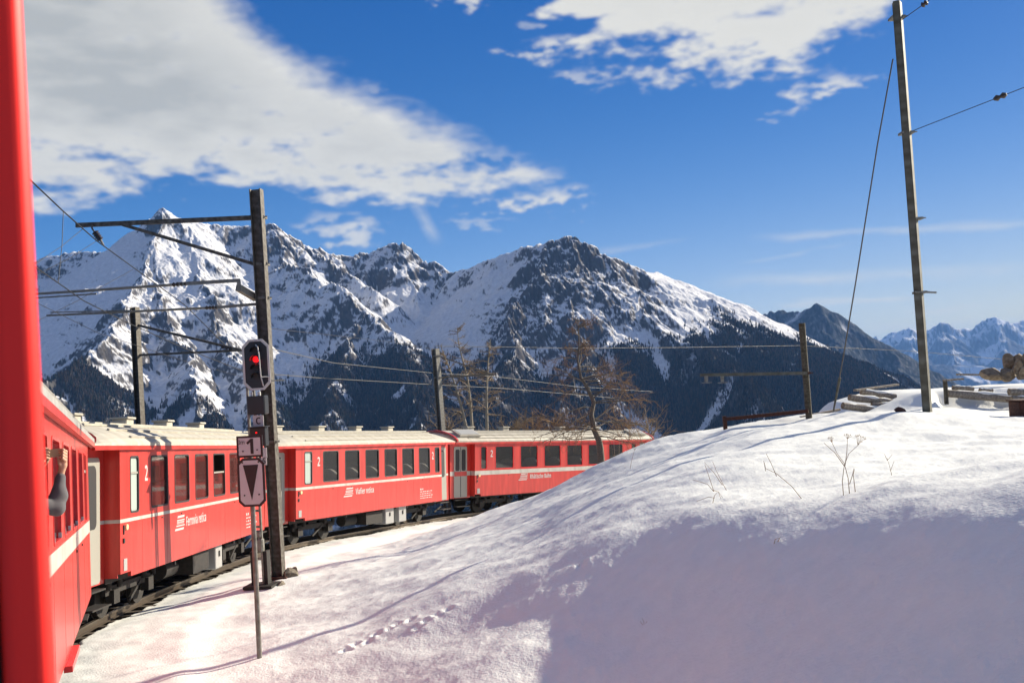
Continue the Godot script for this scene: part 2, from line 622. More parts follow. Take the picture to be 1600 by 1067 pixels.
# ---------------------------------------------------------------- mountains
class Massif:
	var a0: float
	var a1: float
	var r0: float
	var r1: float
	var na: int
	var nr: int
	var lines := []          # arrays of Vector3(x, height, distance ahead)
	var steep := []          # fall of each line near its crest
	var reach := []          # x: fall further off
	var spots := []          # [Vector2 place, radius, rock, wood]
	var k := 3
	var ca: int
	var cr: int
	var base := PackedFloat32Array()
	var rocky := PackedFloat32Array()
	var woody := PackedFloat32Array()
	var jit := PackedVector2Array()
	var warp: FastNoiseLite
	var crag: FastNoiseLite
	var soft: FastNoiseLite
	var detail := 1.0
	var gully := 230.0
	var treeline := 85.0
	var floor_y := -650.0
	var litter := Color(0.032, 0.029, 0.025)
	var rows_y := []
	var rows_g := []
	var rows_n := []
	var rows_c := []
	var rows_t := []

	func radius(j: float) -> float:
		return r0 * pow(r1 / r0, j / (nr - 1.0))

	func place(i: float, j: float) -> Vector2:
		var a := lerpf(a0, a1, i / (na - 1.0))
		var r := radius(j)
		return Vector2(sin(a) * r, cos(a) * r)

	func ridge_height(p: Vector2) -> float:
		var q := p + Vector2(warp.get_noise_2d(p.x, p.y), warp.get_noise_2d(p.x + 5000.0, p.y)) * 42.0 * detail
		var h := floor_y
		for m in lines.size():
			var l: PackedVector3Array = lines[m]
			var best := -1e9
			var s: float = steep[m]
			var s2: float = reach[m]
			for e in l.size() - 1:
				var a := l[e]
				var b := l[e + 1]
				var dx := b.x - a.x
				var dz := b.z - a.z
				var t := clampf(((q.x - a.x) * dx + (q.y - a.z) * dz) / (dx * dx + dz * dz), 0.0, 1.0)
				var d := Vector2(a.x + dx * t, a.z + dz * t).distance_to(q)
				var f := s * d if d < 320.0 * detail else s * 320.0 * detail + s2 * (d - 320.0 * detail)
				best = maxf(best, a.y + (b.y - a.y) * t - f)
			var kk := 60.0 * detail
			var u := clampf(0.5 + 0.5 * (best - h) / kk, 0.0, 1.0)
			h = lerpf(h, best, u) + kk * u * (1.0 - u) * 0.6
		return h

	func coarse_row(j: int) -> void:
		for i in ca:
			var p := place(i * k, j * k)
			base[j * ca + i] = ridge_height(p)
			var ro := 0.0
			var wo := 0.0
			for s: Array in spots:
				var d: float = p.distance_to(s[0]) / s[1]
				if d < 1.0:
					var w := (1.0 - d * d) * (1.0 - d * d)
					ro += s[2] * w
					wo += s[3] * w
			rocky[j * ca + i] = ro
			woody[j * ca + i] = wo

	func look(f: PackedFloat32Array, u: float, v: float) -> float:   # smooth reading of a coarse field
		var i := clampi(int(u), 1, ca - 3)
		var j := clampi(int(v), 1, cr - 3)
		var x := u - i
		var y := v - j
		var o := [0.0, 0.0, 0.0, 0.0]
		for m in 4:
			var r := (j - 1 + m) * ca + i
			o[m] = cubic_interpolate(f[r], f[r + 1], f[r - 1], f[r + 2], x)
		return cubic_interpolate(o[1], o[2], o[0], o[3], y)

	func flat(f: PackedFloat32Array, u: float, v: float) -> float:
		var i := clampi(int(u), 0, ca - 2)
		var j := clampi(int(v), 0, cr - 2)
		var x := u - i
		var y := v - j
		var r := j * ca + i
		return lerpf(lerpf(f[r], f[r + 1], x), lerpf(f[r + ca], f[r + ca + 1], x), y)

	func fine_row(j: int) -> void:
		var ys := PackedFloat32Array()
		var gs := PackedFloat32Array()
		ys.resize(na)
		gs.resize(na)
		var v := float(j) / k
		var da := (a1 - a0) / (na - 1.0) * k
		for i in na:
			var u := float(i) / k
			var p := place(i, j)
			var h := look(base, u, v)
			var r := radius(j)
			var hr := (look(base, u, v + 0.5) - look(base, u, v - 0.5)) / (radius(j + 0.5 * k) - radius(j - 0.5 * k))
			var ha := (look(base, u + 0.5, v) - look(base, u - 0.5, v)) / (da * r)
			var a := lerpf(a0, a1, i / (na - 1.0))
			var g := Vector2(sin(a) * hr + cos(a) * ha, cos(a) * hr - sin(a) * ha)
			var wob := Vector2(soft.get_noise_2d(p.x * 2.0, p.y * 2.0), soft.get_noise_2d(p.x * 2.0 + 900.0, p.y * 2.0))
			g += wob * 0.35
			var slope0 := g.length()
			var fq := 1.0 / gully
			var amp := gully * 0.13
			var first := 0.0
			var add := 0.0
			var rock := flat(rocky, u, v)
			var cut := lerpf(0.55, 1.0, smoothstep(0.45, 0.85, slope0)) * clampf(1.0 + rock * 0.9, 0.25, 1.3)
			for o in 6:
				var len := g.length()
				if len < 1e-4:
					break
				var side := Vector2(-g.y, g.x) / len
				var px := p.x * fq
				var pz := p.y * fq
				var ix := floori(px)
				var iz := floori(pz)
				var cs := 0.0
				var sn := 0.0
				var ws := 1e-6
				for cj in range(iz - 1, iz + 2):
					for ci in range(ix - 1, ix + 2):
						var hh := jit[((ci * 73 + o * 1031) ^ (cj * 149)) & 1023]
						var dx := px - ci - hh.x
						var dz := pz - cj - hh.y
						var w := 1.0 - (dx * dx + dz * dz) * 0.62
						if w > 0.0:
							w *= w
							var ph := (dx * side.x + dz * side.y) * 5.4
							cs += cos(ph) * w
							sn += sin(ph) * w
							ws += w
				cs /= ws
				sn /= ws
				var strength := minf(len, 1.1) * amp * cut
				if o == 0:
					first = cs
				add += cs * strength
				g -= side * (sn * 5.4 * fq * strength)
				amp *= 0.50 + clampf(rock, -0.2, 0.5) * 0.14
				fq *= 2.0
			var hi := smoothstep(-100.0, 500.0, h)
			add += crag.get_noise_2d(p.x, p.y) * (6.0 + 9.0 * clampf(rock, 0.0, 1.0)) * (0.35 + hi) * detail
			add += soft.get_noise_2d(p.x, p.y) * 25.0 * detail
			ys[i] = h + add
			gs[i] = first
		rows_y[j] = ys
		rows_g[j] = gs

	func colour_row(j: int) -> void:
		var ns := PackedVector3Array()
		var cs := PackedColorArray()
		var ts := PackedFloat32Array()
		ns.resize(na)
		cs.resize(na)
		ts.resize(na)
		var y1: PackedFloat32Array = rows_y[j]
		var ju := mini(j + 1, nr - 1)
		var jd := maxi(j - 1, 0)
		var yu: PackedFloat32Array = rows_y[ju]
		var yd: PackedFloat32Array = rows_y[jd]
		var gs: PackedFloat32Array = rows_g[j]
		var r := radius(j)
		var dr := radius(ju) - radius(jd)
		var da := (a1 - a0) / (na - 1.0)
		for i in na:
			var i1 := mini(i + 1, na - 1)
			var i0 := maxi(i - 1, 0)
			var hr := (yu[i] - yd[i]) / dr
			var ha := (y1[i1] - y1[i0]) / (da * (i1 - i0) * r)
			var a := lerpf(a0, a1, i / (na - 1.0))
			var gx := sin(a) * hr + cos(a) * ha
			var gz := cos(a) * hr - sin(a) * ha
			ns[i] = Vector3(-gx, 1.0, gz).normalized()
			var s := sqrt(gx * gx + gz * gz)
			var p := place(i, j)
			var rock := flat(rocky, float(i) / k, float(j) / k)
			var wood := flat(woody, float(i) / k, float(j) / k)
			var n1 := crag.get_noise_2d((p.x + p.y * 0.4) * 0.9 + 300.0, (y1[i] + p.x * 0.12) * 4.5)
			var n2 := soft.get_noise_2d(p.x * 3.0 + 70.0, p.y * 3.0)
			var n3 := crag.get_noise_2d(p.x * 5.0, p.y * 5.0 + 11.0)
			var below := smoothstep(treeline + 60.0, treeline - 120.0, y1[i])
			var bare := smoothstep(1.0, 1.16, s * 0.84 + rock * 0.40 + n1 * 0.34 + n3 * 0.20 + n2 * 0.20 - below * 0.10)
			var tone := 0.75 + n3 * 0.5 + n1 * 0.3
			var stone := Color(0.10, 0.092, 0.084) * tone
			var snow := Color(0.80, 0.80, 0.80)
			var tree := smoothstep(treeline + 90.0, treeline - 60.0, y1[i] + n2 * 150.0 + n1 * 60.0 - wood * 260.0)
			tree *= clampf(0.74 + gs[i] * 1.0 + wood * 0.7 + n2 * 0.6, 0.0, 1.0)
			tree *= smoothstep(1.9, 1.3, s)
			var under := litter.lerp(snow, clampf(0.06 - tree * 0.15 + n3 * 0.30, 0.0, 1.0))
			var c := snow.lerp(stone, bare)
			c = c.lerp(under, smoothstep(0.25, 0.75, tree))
			c.a = 1.0
			cs[i] = c
			ts[i] = tree
		rows_n[j] = ns
		rows_c[j] = cs
		rows_t[j] = ts

	func run() -> ArrayMesh:
		ca = (na - 1) / k + 4
		cr = (nr - 1) / k + 4
		base.resize(ca * cr)
		rocky.resize(ca * cr)
		woody.resize(ca * cr)
		for a: Array in [rows_y, rows_g, rows_n, rows_c, rows_t]:
			a.resize(nr)
		var rg := RandomNumberGenerator.new()
		rg.seed = 8
		for i in 1024:
			jit.append(Vector2(rg.randf(), rg.randf()))
		spread(coarse_row, cr)
		spread(fine_row, nr)
		spread(colour_row, nr)
		var v := PackedVector3Array()
		var n := PackedVector3Array()
		var c := PackedColorArray()
		v.resize(na * nr)
		for j in nr:
			var ys: PackedFloat32Array = rows_y[j]
			for i in na:
				var p := place(i, j)
				v[j * na + i] = Vector3(p.x, ys[i], -p.y)
			n.append_array(rows_n[j])
			c.append_array(rows_c[j])
		var idx := PackedInt32Array()
		idx.resize((na - 1) * (nr - 1) * 6)
		var w := 0
		for j in nr - 1:
			for i in na - 1:
				var q := j * na + i
				idx[w] = q
				idx[w + 1] = q + na
				idx[w + 2] = q + 1
				idx[w + 3] = q + 1
				idx[w + 4] = q + na
				idx[w + 5] = q + na + 1
				w += 6
		var arr := []
		arr.resize(Mesh.ARRAY_MAX)
		arr[Mesh.ARRAY_VERTEX] = v
		arr[Mesh.ARRAY_NORMAL] = n
		arr[Mesh.ARRAY_COLOR] = c
		arr[Mesh.ARRAY_INDEX] = idx
		var m := ArrayMesh.new()
		m.add_surface_from_arrays(Mesh.PRIMITIVE_TRIANGLES, arr)
		return m

	func spread(f: Callable, count: int) -> void:
		var id := WorkerThreadPool.add_group_task(f, count, -1, true)
		WorkerThreadPool.wait_for_group_task_completion(id)

	func height(i: float, j: float) -> float:
		var ya: PackedFloat32Array = rows_y[int(j)]
		var yb: PackedFloat32Array = rows_y[mini(int(j) + 1, nr - 1)]
		var x := i - int(i)
		var i2 := mini(int(i) + 1, na - 1)
		return lerpf(lerpf(ya[int(i)], ya[i2], x), lerpf(yb[int(i)], yb[i2], x), j - int(j))

func line_of(m: Massif, s: float, s2: float, pts: Array) -> void:
	var l := PackedVector3Array()
	for q: Array in pts:
		var p := at(q[0], q[1], q[2] * 1000.0)
		l.append(Vector3(p.x, p.y, -p.z))
	m.lines.append(l)
	m.steep.append(s)
	m.reach.append(s2)

func spot(m: Massif, px: float, py: float, km: float, r: float, rock: float, wood := 0.0) -> void:
	var p := at(px, py, km * 1000.0)
	m.spots.append([Vector2(p.x, -p.z), r, rock, wood])

func massif(deg0: float, deg1: float, r0: float, r1: float, na: int, nr: int, detail: float, sd: int) -> Massif:
	var m := Massif.new()
	m.a0 = deg_to_rad(deg0)
	m.a1 = deg_to_rad(deg1)
	m.r0 = r0
	m.r1 = r1
	m.na = na
	m.nr = nr
	m.detail = detail
	m.warp = noise(FastNoiseLite.FRACTAL_FBM, 1.0 / (420.0 * detail), 3, sd)
	m.crag = noise(FastNoiseLite.FRACTAL_RIDGED, 1.0 / (150.0 * detail), 4, sd + 1)
	m.soft = noise(FastNoiseLite.FRACTAL_FBM, 1.0 / (600.0 * detail), 4, sd + 2)
	return m

func valley() -> void:
	var g := Geo.new()
	g.quad(Vector3(-45000, -640, 20000), Vector3(45000, -640, 20000), Vector3(45000, -640, -45000), Vector3(-45000, -640, -45000))
	var m := mat("valley", lin(0.22, 0.23, 0.22), 0.95)
	weathered(m, grain(0.02, Color(0.3, 0.33, 0.3), Color(1, 1, 1), 41), 0.0006)
	tag(put("valley_ground", g, m), "snowy wooded floor of the deep valley far below", "", "", "structure")

func mountains() -> void:
	# the great snow ridge across the valley
	var m := massif(-34.0, 31.0, 2450.0, 7000.0, MAIN_A, MAIN_R, 1.0, 40)
	line_of(m, 0.85, 0.62, [[-250, 430, 6.4], [-60, 415, 6.4], [45, 408, 6.3], [85, 399, 6.2], [140, 396, 6.1], [195, 392, 5.8], [222, 352, 5.55], [258, 325, 5.4], [288, 344, 5.45], [330, 354, 5.55], [372, 352, 5.6], [425, 350, 5.6], [452, 361, 5.6], [482, 381, 5.65], [520, 396, 5.7], [548, 401, 5.8], [580, 391, 5.9], [606, 382, 5.8], [628, 383, 5.75], [650, 403, 5.7], [678, 411, 5.7], [700, 428, 5.6], [740, 417, 5.4], [790, 396, 5.2], [840, 381, 5.1], [868, 374, 5.05], [882, 366, 5.0], [905, 381, 5.0], [940, 398, 5.0], [975, 407, 5.0], [1003, 424, 5.05]])
	line_of(m, 0.50, 0.55, [[1003, 426, 5.1], [1030, 426, 5.3], [1060, 440, 5.3], [1100, 463, 5.25], [1150, 485, 5.2], [1200, 508, 5.1], [1250, 531, 5.0], [1300, 552, 4.9], [1360, 580, 4.8], [1430, 620, 4.6], [1500, 660, 4.4]])
	# spurs that come down towards the train
	line_of(m, 0.80, 0.66, [[258, 325, 5.4], [243, 372, 5.1], [225, 420, 4.8], [205, 455, 4.5], [192, 492, 4.2], [172, 530, 3.9], [130, 566, 3.5], [60, 602, 3.15], [-60, 640, 2.9]])
	line_of(m, 0.95, 0.7, [[288, 344, 5.45], [300, 400, 5.1], [325, 460, 4.7], [350, 520, 4.3], [370, 560, 4.0], [400, 610, 3.6], [430, 660, 3.2]])
	line_of(m, 0.85, 0.72, [[225, 420, 4.8], [262, 500, 4.3], [290, 560, 3.9], [300, 610, 3.5], [330, 680, 3.0]])
	line_of(m, 0.80, 0.7, [[425, 350, 5.6], [448, 405, 5.25], [490, 430, 5.0], [525, 452, 4.8], [560, 486, 4.6], [600, 505, 4.4], [625, 535, 4.1], [640, 600, 3.6], [660, 680, 3.0]])
	line_of(m, 0.95, 0.8, [[560, 486, 4.6], [548, 540, 4.2], [520, 600, 3.7], [500, 680, 3.1]])
	line_of(m, 0.9, 0.75, [[482, 381, 5.65], [540, 425, 5.3], [590, 462, 5.0]])
	line_of(m, 1.05, 0.75, [[615, 381, 5.8], [630, 415, 5.6], [648, 450, 5.4], [655, 472, 5.2]])
	line_of(m, 1.0, 0.75, [[678, 411, 5.7], [692, 435, 5.5], [672, 470, 5.3]])
	line_of(m, 1.05, 0.8, [[882, 366, 5.0], [858, 405, 4.85], [838, 445, 4.65], [812, 480, 4.45], [795, 500, 4.3], [800, 545, 4.0], [770, 600, 3.6], [740, 680, 3.05]])
	line_of(m, 1.05, 0.8, [[905, 381, 5.0], [915, 430, 4.75], [890, 470, 4.5], [900, 520, 4.2], [920, 570, 3.85], [880, 620, 3.5], [860, 690, 3.0]])
	line_of(m, 0.95, 0.8, [[940, 398, 5.0], [985, 450, 4.7], [1005, 490, 4.45], [1050, 525, 4.2], [1100, 552, 3.95], [1160, 590, 3.6], [1200, 650, 3.2]])
	line_of(m, 0.9, 0.75, [[1003, 424, 5.05], [1030, 462, 4.9], [1065, 500, 4.7], [1120, 520, 4.5], [1200, 548, 4.2], [1290, 600, 3.8], [1380, 660, 3.4]])
	spot(m, 885, 375, 5.0, 260, 0.42)
	spot(m, 850, 440, 4.65, 400, 0.50)
	spot(m, 930, 440, 4.7, 500, 0.28)
	spot(m, 985, 455, 4.65, 420, 0.12, -0.4)
	spot(m, 900, 520, 4.2, 480, 0.28, -0.25)
	spot(m, 820, 500, 4.3, 260, 0.35)
	spot(m, 640, 425, 5.55, 240, 0.25)
	spot(m, 690, 440, 5.5, 200, 0.3)
	spot(m, 262, 345, 5.35, 260, 0.2)
	spot(m, 430, 375, 5.5, 330, 0.14)
	spot(m, 320, 470, 4.7, 520, 0.12)
	spot(m, 740, 450, 5.2, 650, -0.6, -0.6)
	spot(m, 700, 480, 4.9, 500, -0.4, -0.4)
	spot(m, 100, 460, 5.3, 1300, -0.2, -0.9)
	spot(m, 560, 450, 5.0, 450, -0.35)
	spot(m, 300, 545, 4.1, 650, 0.0, -0.55)
	spot(m, 1040, 440, 5.3, 420, -0.5)
	spot(m, 1120, 478, 5.2, 500, -0.5, -0.5)
	spot(m, 1030, 500, 4.4, 480, 0.0, -0.6)
	spot(m, 1100, 530, 4.1, 380, 0.0, -0.5)
	spot(m, 1200, 545, 4.3, 900, -0.1, 0.9)
	spot(m, 1080, 560, 4.0, 700, -0.1, 0.5)
	spot(m, 560, 590, 3.8, 700, -0.1, 0.5)
	spot(m, 300, 610, 3.7, 700, -0.15, -0.75)
	spot(m, 380, 600, 3.6, 500, -0.1, -0.4)
	spot(m, 60, 480, 5.0, 1500, -0.5, -0.6)
	spot(m, 120, 600, 3.4, 600, 0.0, 0.7)
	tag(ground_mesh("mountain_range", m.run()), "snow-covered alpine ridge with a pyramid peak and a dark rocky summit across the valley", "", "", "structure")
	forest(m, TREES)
	# the darker ridge behind its right shoulder
	var f := massif(2.0, 32.0, 6200.0, 12500.0, 420, 200, 1.8, 60)
	f.treeline = 560.0
	f.litter = Color(0.010, 0.012, 0.011)
	f.gully = 520.0
	line_of(f, 0.8, 0.62, [[1060, 455, 11.5], [1120, 470, 11.0], [1150, 481, 10.6], [1180, 488, 10.2], [1212, 487, 9.8], [1245, 483, 9.5], [1278, 477, 9.2], [1302, 487, 9.1], [1340, 512, 9.0], [1380, 538, 8.9], [1430, 563, 8.8], [1470, 586, 8.7], [1510, 612, 8.5], [1560, 650, 8.3]])
	line_of(f, 0.8, 0.7, [[1278, 477, 9.2], [1300, 530, 8.6], [1330, 570, 8.0], [1370, 610, 7.4]])
	line_of(f, 0.8, 0.7, [[1212, 487, 9.8], [1225, 520, 9.2], [1240, 560, 8.4]])
	line_of(f, 0.8, 0.7, [[1380, 538, 8.9], [1410, 575, 8.3], [1450, 612, 7.6]])
	spot(f, 1300, 520, 8.6, 3500, -0.3, 1.0)
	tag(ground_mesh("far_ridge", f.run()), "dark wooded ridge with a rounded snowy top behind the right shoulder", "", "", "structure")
	# the pale blue range on the skyline
	var s := massif(11.0, 34.0, 17500.0, 30000.0, 420, 160, 3.6, 80)
	s.treeline = 560.0
	spot(s, 1430, 520, 25.0, 3000, 0.3)
	spot(s, 1530, 520, 24.5, 3000, 0.25)
	spot(s, 1620, 520, 24.5, 3000, 0.25)
	s.gully = 1100.0
	line_of(s, 0.62, 0.45, [[1320, 560, 27], [1360, 540, 26.5], [1385, 527, 26], [1420, 514, 25.5], [1448, 524, 25.3], [1468, 505, 25], [1486, 517, 25], [1505, 511, 25], [1530, 514, 24.8], [1556, 497, 24.6], [1580, 503, 24.6], [1602, 498, 24.5], [1640, 508, 24.5], [1700, 495, 24.5], [1800, 520, 24.5]])
	line_of(s, 0.6, 0.5, [[1420, 514, 25.5], [1430, 540, 24], [1440, 565, 22.5]])
	line_of(s, 0.6, 0.5, [[1468, 505, 25], [1480, 535, 23.6], [1500, 570, 22]])
	line_of(s, 0.6, 0.5, [[1556, 497, 24.6], [1565, 535, 23.2], [1580, 570, 21.6]])
	line_of(s, 0.5, 0.4, [[1380, 575, 21.5], [1450, 566, 21], [1550, 572, 20.6], [1680, 565, 20.2]])
	tag(ground_mesh("far_mountains", s.run()), "pale blue snowy peaks on the far skyline at the right", "", "", "structure")

const MAIN_A := 1360
const MAIN_R := 500
const TREES := 150000

func ground_mesh(called: String, mesh: ArrayMesh) -> MeshInstance3D:
	var o := MeshInstance3D.new()
	o.mesh = mesh
	o.material_override = mats["mountain"]
	o.name = called
	add_child(o)
	return o

func forest(m: Massif, count: int) -> void:
	var g := Geo.new()   # one conifer, a metre tall: three ragged skirts
	for k in 3:
		var y0 := 0.04 + k * 0.27
		var r := 0.19 - k * 0.05
		var top := Vector3(0, y0 + 0.46 - k * 0.02, 0)
		for e in 5:
			var a := TAU * (e + k * 0.4) / 5
			var b := TAU * (e + 1 + k * 0.4) / 5
			g.tri(Vector3(cos(b) * r, y0, sin(b) * r), Vector3(cos(a) * r, y0 - 0.03, sin(a) * r), top)
	var mesh := g.mesh()
	mesh.surface_set_material(0, mats["conifer"])
	var xs := []
	var cs := []
	var r := RandomNumberGenerator.new()
	r.seed = 33
	var tries := 0
	while xs.size() < count and tries < count * 8:
		tries += 1
		var i := r.randf() * (m.na - 1.01)
		var j := pow(r.randf(), 1.25) * (m.nr * 0.72)
		var ts: PackedFloat32Array = m.rows_t[int(j)]
		if r.randf() > pow(ts[int(i)], 1.5) * 1.1 + 0.012 * float(ts[int(i)] > 0.02):
			continue
		var y := m.height(i, j)
		if y < -360.0:
			continue
		var p := m.place(i, j)
		var h := r.randf_range(9.0, 22.0)
		xs.append(Transform3D(Basis(Vector3.UP, r.randf() * TAU).scaled(Vector3(h * r.randf_range(0.9, 1.3), h, h)), Vector3(p.x, y - 0.5, -p.y)))
		var larch := r.randf() < 0.5
		var t := r.randf_range(0.7, 1.25)
		cs.append((Color(0.058, 0.043, 0.030) if larch else Color(0.018, 0.024, 0.019)) * t)
	var mm := MultiMesh.new()
	mm.transform_format = MultiMesh.TRANSFORM_3D
	mm.use_colors = true
	mm.mesh = mesh
	mm.instance_count = xs.size()
	for k in xs.size():
		mm.set_instance_transform(k, xs[k])
		mm.set_instance_color(k, cs[k])
	var o := MultiMeshInstance3D.new()
	o.name = "conifer_forest"
	o.multimesh = mm
	add_child(o)
	tag(o, "dark conifer forest covering the lower slopes of the mountain", "forest", "", "stuff")
	print("trees ", xs.size(), " of ", tries)

# ---------------------------------------------------------------- the track's course and the snow round it
# each carriage: lower near corner of its right side, turn, fall per metre, length of the side
const CARS := [[-2.675, -2.157, 5.027, -0.369, 0.072, 11.45], [-7.334, -3.188, 18.174, -0.008, 0.060, 10.63], [-7.191, -4.045, 31.889, 0.380, 0.061, 10.63], [-1.987, -4.888, 44.41, 0.748, 0.065, 12.55]]
const HALF := 1.33      # half a carriage's width
const SILL := 0.80      # its side starts this far above the rails
var course := PackedVector3Array()   # points on the track's middle line at rail height, 0.25 m apart; z counts ahead
var knots := PackedVector2Array()
var weights := PackedFloat64Array()
var lane := PackedVector2Array()     # lookup over the ground: x sideways distance from the track (right positive), y rail height
const LANE_N := 240
const LANE_STEP := 0.5
var drift: FastNoiseLite
var dents := PackedVector2Array()   # an animal's prints in the snow
var ripple: FastNoiseLite
var crust: FastNoiseLite

func car_frame(k: int) -> Transform3D:   # origin on the track's middle line under the side's near end, -z along the carriage
	var c: Array = CARS[k]
	var d := Vector3(sin(c[3]), -c[4], -cos(c[3])).normalized()
	var r := Vector3(cos(c[3]), 0, sin(c[3]))
	var u := r.cross(d)
	return Transform3D(Basis(r, u, -d), Vector3(c[0], c[1], -c[2]) - r * HALF - u * SILL)

func plot_course() -> void:
	var p := []
	p.append(Vector3(9.0, -1.15, -12.0))
	p.append(Vector3(3.6, -2.0, -4.2))
	p.append(Vector3(0.2, -2.5, 0.4))
	for k in CARS.size():
		var f := car_frame(k)
		var L: float = CARS[k][5]
		for s: float in [1.3, L - 1.3]:
			var q := f * Vector3(0, 0, -s)
			p.append(Vector3(q.x, q.y, -q.z))
	p.append(Vector3(19.0, -6.9, 57.5))
	p.append(Vector3(34.0, -7.9, 58.0))
	for i in range(1, p.size() - 2):
		var n := int(p[i].distance_to(p[i + 1]) / 0.25)
		for t in n:
			course.append(p[i].cubic_interpolate(p[i + 1], p[i - 1], p[i + 2], float(t) / n))

func plot_ground() -> void:
	plot_course()
	# lookup of the distance to the track
	lane.resize(LANE_N * LANE_N)
	for j in LANE_N:
		for i in LANE_N:
			var x := (i - 120) * LANE_STEP
			var z := (j - 60) * LANE_STEP
			var best := 1e9
			var at_ := 0
			for k in range(0, course.size(), 4):
				var dx := course[k].x - x
				var dz := course[k].z - z
				var d := dx * dx + dz * dz
				if d < best:
					best = d
					at_ = k
			for k in range(maxi(0, at_ - 4), mini(course.size(), at_ + 5)):
				var dx := course[k].x - x
				var dz := course[k].z - z
				var d := dx * dx + dz * dz
				if d < best:
					best = d
					at_ = k
			var a := course[maxi(0, at_ - 1)]
			var b := course[mini(course.size() - 1, at_ + 1)]
			var t := Vector2(b.x - a.x, b.z - a.z).normalized()
			var o := Vector2(x - course[at_].x, z - course[at_].z)
			var side := o.x * t.y - o.y * t.x
			lane[j * LANE_N + i] = Vector2(sqrt(best) * signf(side), course[at_].y)
	# the bank: heights read off at places whose distance is known, joined by a thin plate
	var k := []
	for q: Array in [[372, 1050], [385, 1000], [405, 950], [432, 905], [482, 883], [560, 863], [640, 842], [700, 824]]:   # the toe of the bank, level with the ledge beside the rails
		var d := at(q[0], q[1], 1.0)
		var p := d * (2.60 / (-d.y - 0.0705))
		k.append(Vector3(p.x, p.y, -p.z))
	for q: Array in [[560, 1067, 11.3], [690, 1067, 10.3], [800, 1067, 9.6], [1000, 1067, 9.0], [1300, 1067, 7.2], [1600, 1067, 6.0],
			[480, 960, 16.0], [620, 950, 14.3], [770, 950, 12.3], [560, 900, 19.6], [640, 880, 20.0], [720, 840, 26], [900, 870, 12.3], [1090, 805, 11.8], [1200, 830, 10.4], [1300, 815, 9.6], [1450, 840, 8.0], [1600, 880, 6.7],
			[1000, 940, 10.6], [1250, 950, 8.4], [1500, 960, 6.9],
			[1100, 740, 15.5], [1300, 740, 13.5], [1500, 740, 12], [1000, 745, 17.5], [860, 830, 16.5], [750, 850, 19.5], [1200, 690, 19], [1400, 690, 17.5], [1550, 690, 16],
			[1450, 641, 22], [1300, 653, 23], [1150, 669, 25], [1080, 679, 26.5], [1030, 687, 28], [940, 727, 29], [860, 768, 31], [800, 790, 33], [1600, 656, 21]]:
		var p := at(q[0], q[1], q[2])
		k.append(Vector3(p.x, p.y, -p.z))
	for q: Array in [[3.5, -1.5, 2.0], [2.0, -2.2, -2.0], [7.0, -1.1, 3.0], [9.0, -1.0, -6.0], [5.0, -1.6, -9.0], [16, -0.9, 4], [13.5, -1.0, 13], [20, -1.0, 20], [30, -0.8, 8], [28, -1.6, 30], [16, -1.7, 30], [10, -2.2, 31], [7, -2.4, 31], [6, -4.4, 37], [14, -5.0, 40], [25, -5.5, 42], [-1, -5.4, 39], [3.5, -6.0, 44], [12, -7.4, 52], [30, -8.5, 56], [25, -0.6, -10], [12, -1.2, -16]]:
		k.append(Vector3(q[0], q[1], q[2]))
	var n := k.size()
	var m := n + 3
	var A := []
	for i in m:
		var row := PackedFloat64Array()
		row.resize(m + 1)
		A.append(row)
	for i in n:
		knots.append(Vector2(k[i].x, k[i].z))
		for j in n:
			A[i][j] = plate(Vector2(k[i].x - k[j].x, k[i].z - k[j].z).length_squared()) + (0.35 if i == j else 0.0)
		A[i][n] = 1.0
		A[i][n + 1] = k[i].x
		A[i][n + 2] = k[i].z
		A[i][m] = k[i].y
		A[n][i] = 1.0
		A[n + 1][i] = k[i].x
		A[n + 2][i] = k[i].z
	for c in m:
		var best := c
		for r in range(c + 1, m):
			if absf(A[r][c]) > absf(A[best][c]):
				best = r
		var swap: PackedFloat64Array = A[c]
		A[c] = A[best]
		A[best] = swap
		for r in range(c + 1, m):
			var f: float = A[r][c] / A[c][c]
			if f != 0.0:
				for q in range(c, m + 1):
					A[r][q] -= f * A[c][q]
	weights.resize(m)
	for c in range(m - 1, -1, -1):
		var s: float = A[c][m]
		for q in range(c + 1, m):
			s -= A[c][q] * weights[q]
		weights[c] = s / A[c][c]
	for q: Array in [[540, 1010, 12.7], [556, 1004, 12.9], [574, 1003, 12.9], [590, 994, 13.1], [609, 991, 13.1], [622, 985, 13.2], [641, 981, 13.2], [655, 1000, 12.6], [668, 990, 12.7], [684, 984, 12.8], [700, 975, 12.9], [908, 876, 12.2], [1452, 690, 16.9], [1480, 688, 16.8]]:
		var p := at(q[0], q[1], q[2])
		dents.append(Vector2(p.x, -p.z))
	drift = noise(FastNoiseLite.FRACTAL_FBM, 0.30, 3, 101)
	ripple = noise(FastNoiseLite.FRACTAL_RIDGED, 1.0, 3, 102)
	crust = noise(FastNoiseLite.FRACTAL_FBM, 3.2, 4, 103)

func plate(r2: float) -> float:
	return 0.5 * r2 * log(r2) if r2 > 1e-9 else 0.0

func lane_at(x: float, z: float) -> Vector2:
	var u := clampf(x / LANE_STEP + 120.0, 0.0, LANE_N - 1.001)
	var v := clampf(z / LANE_STEP + 60.0, 0.0, LANE_N - 1.001)
	var i := int(u)
	var j := int(v)
	var q := j * LANE_N + i
	return lane[q].lerp(lane[q + 1], u - i).lerp(lane[q + LANE_N].lerp(lane[q + LANE_N + 1], u - i), v - j)

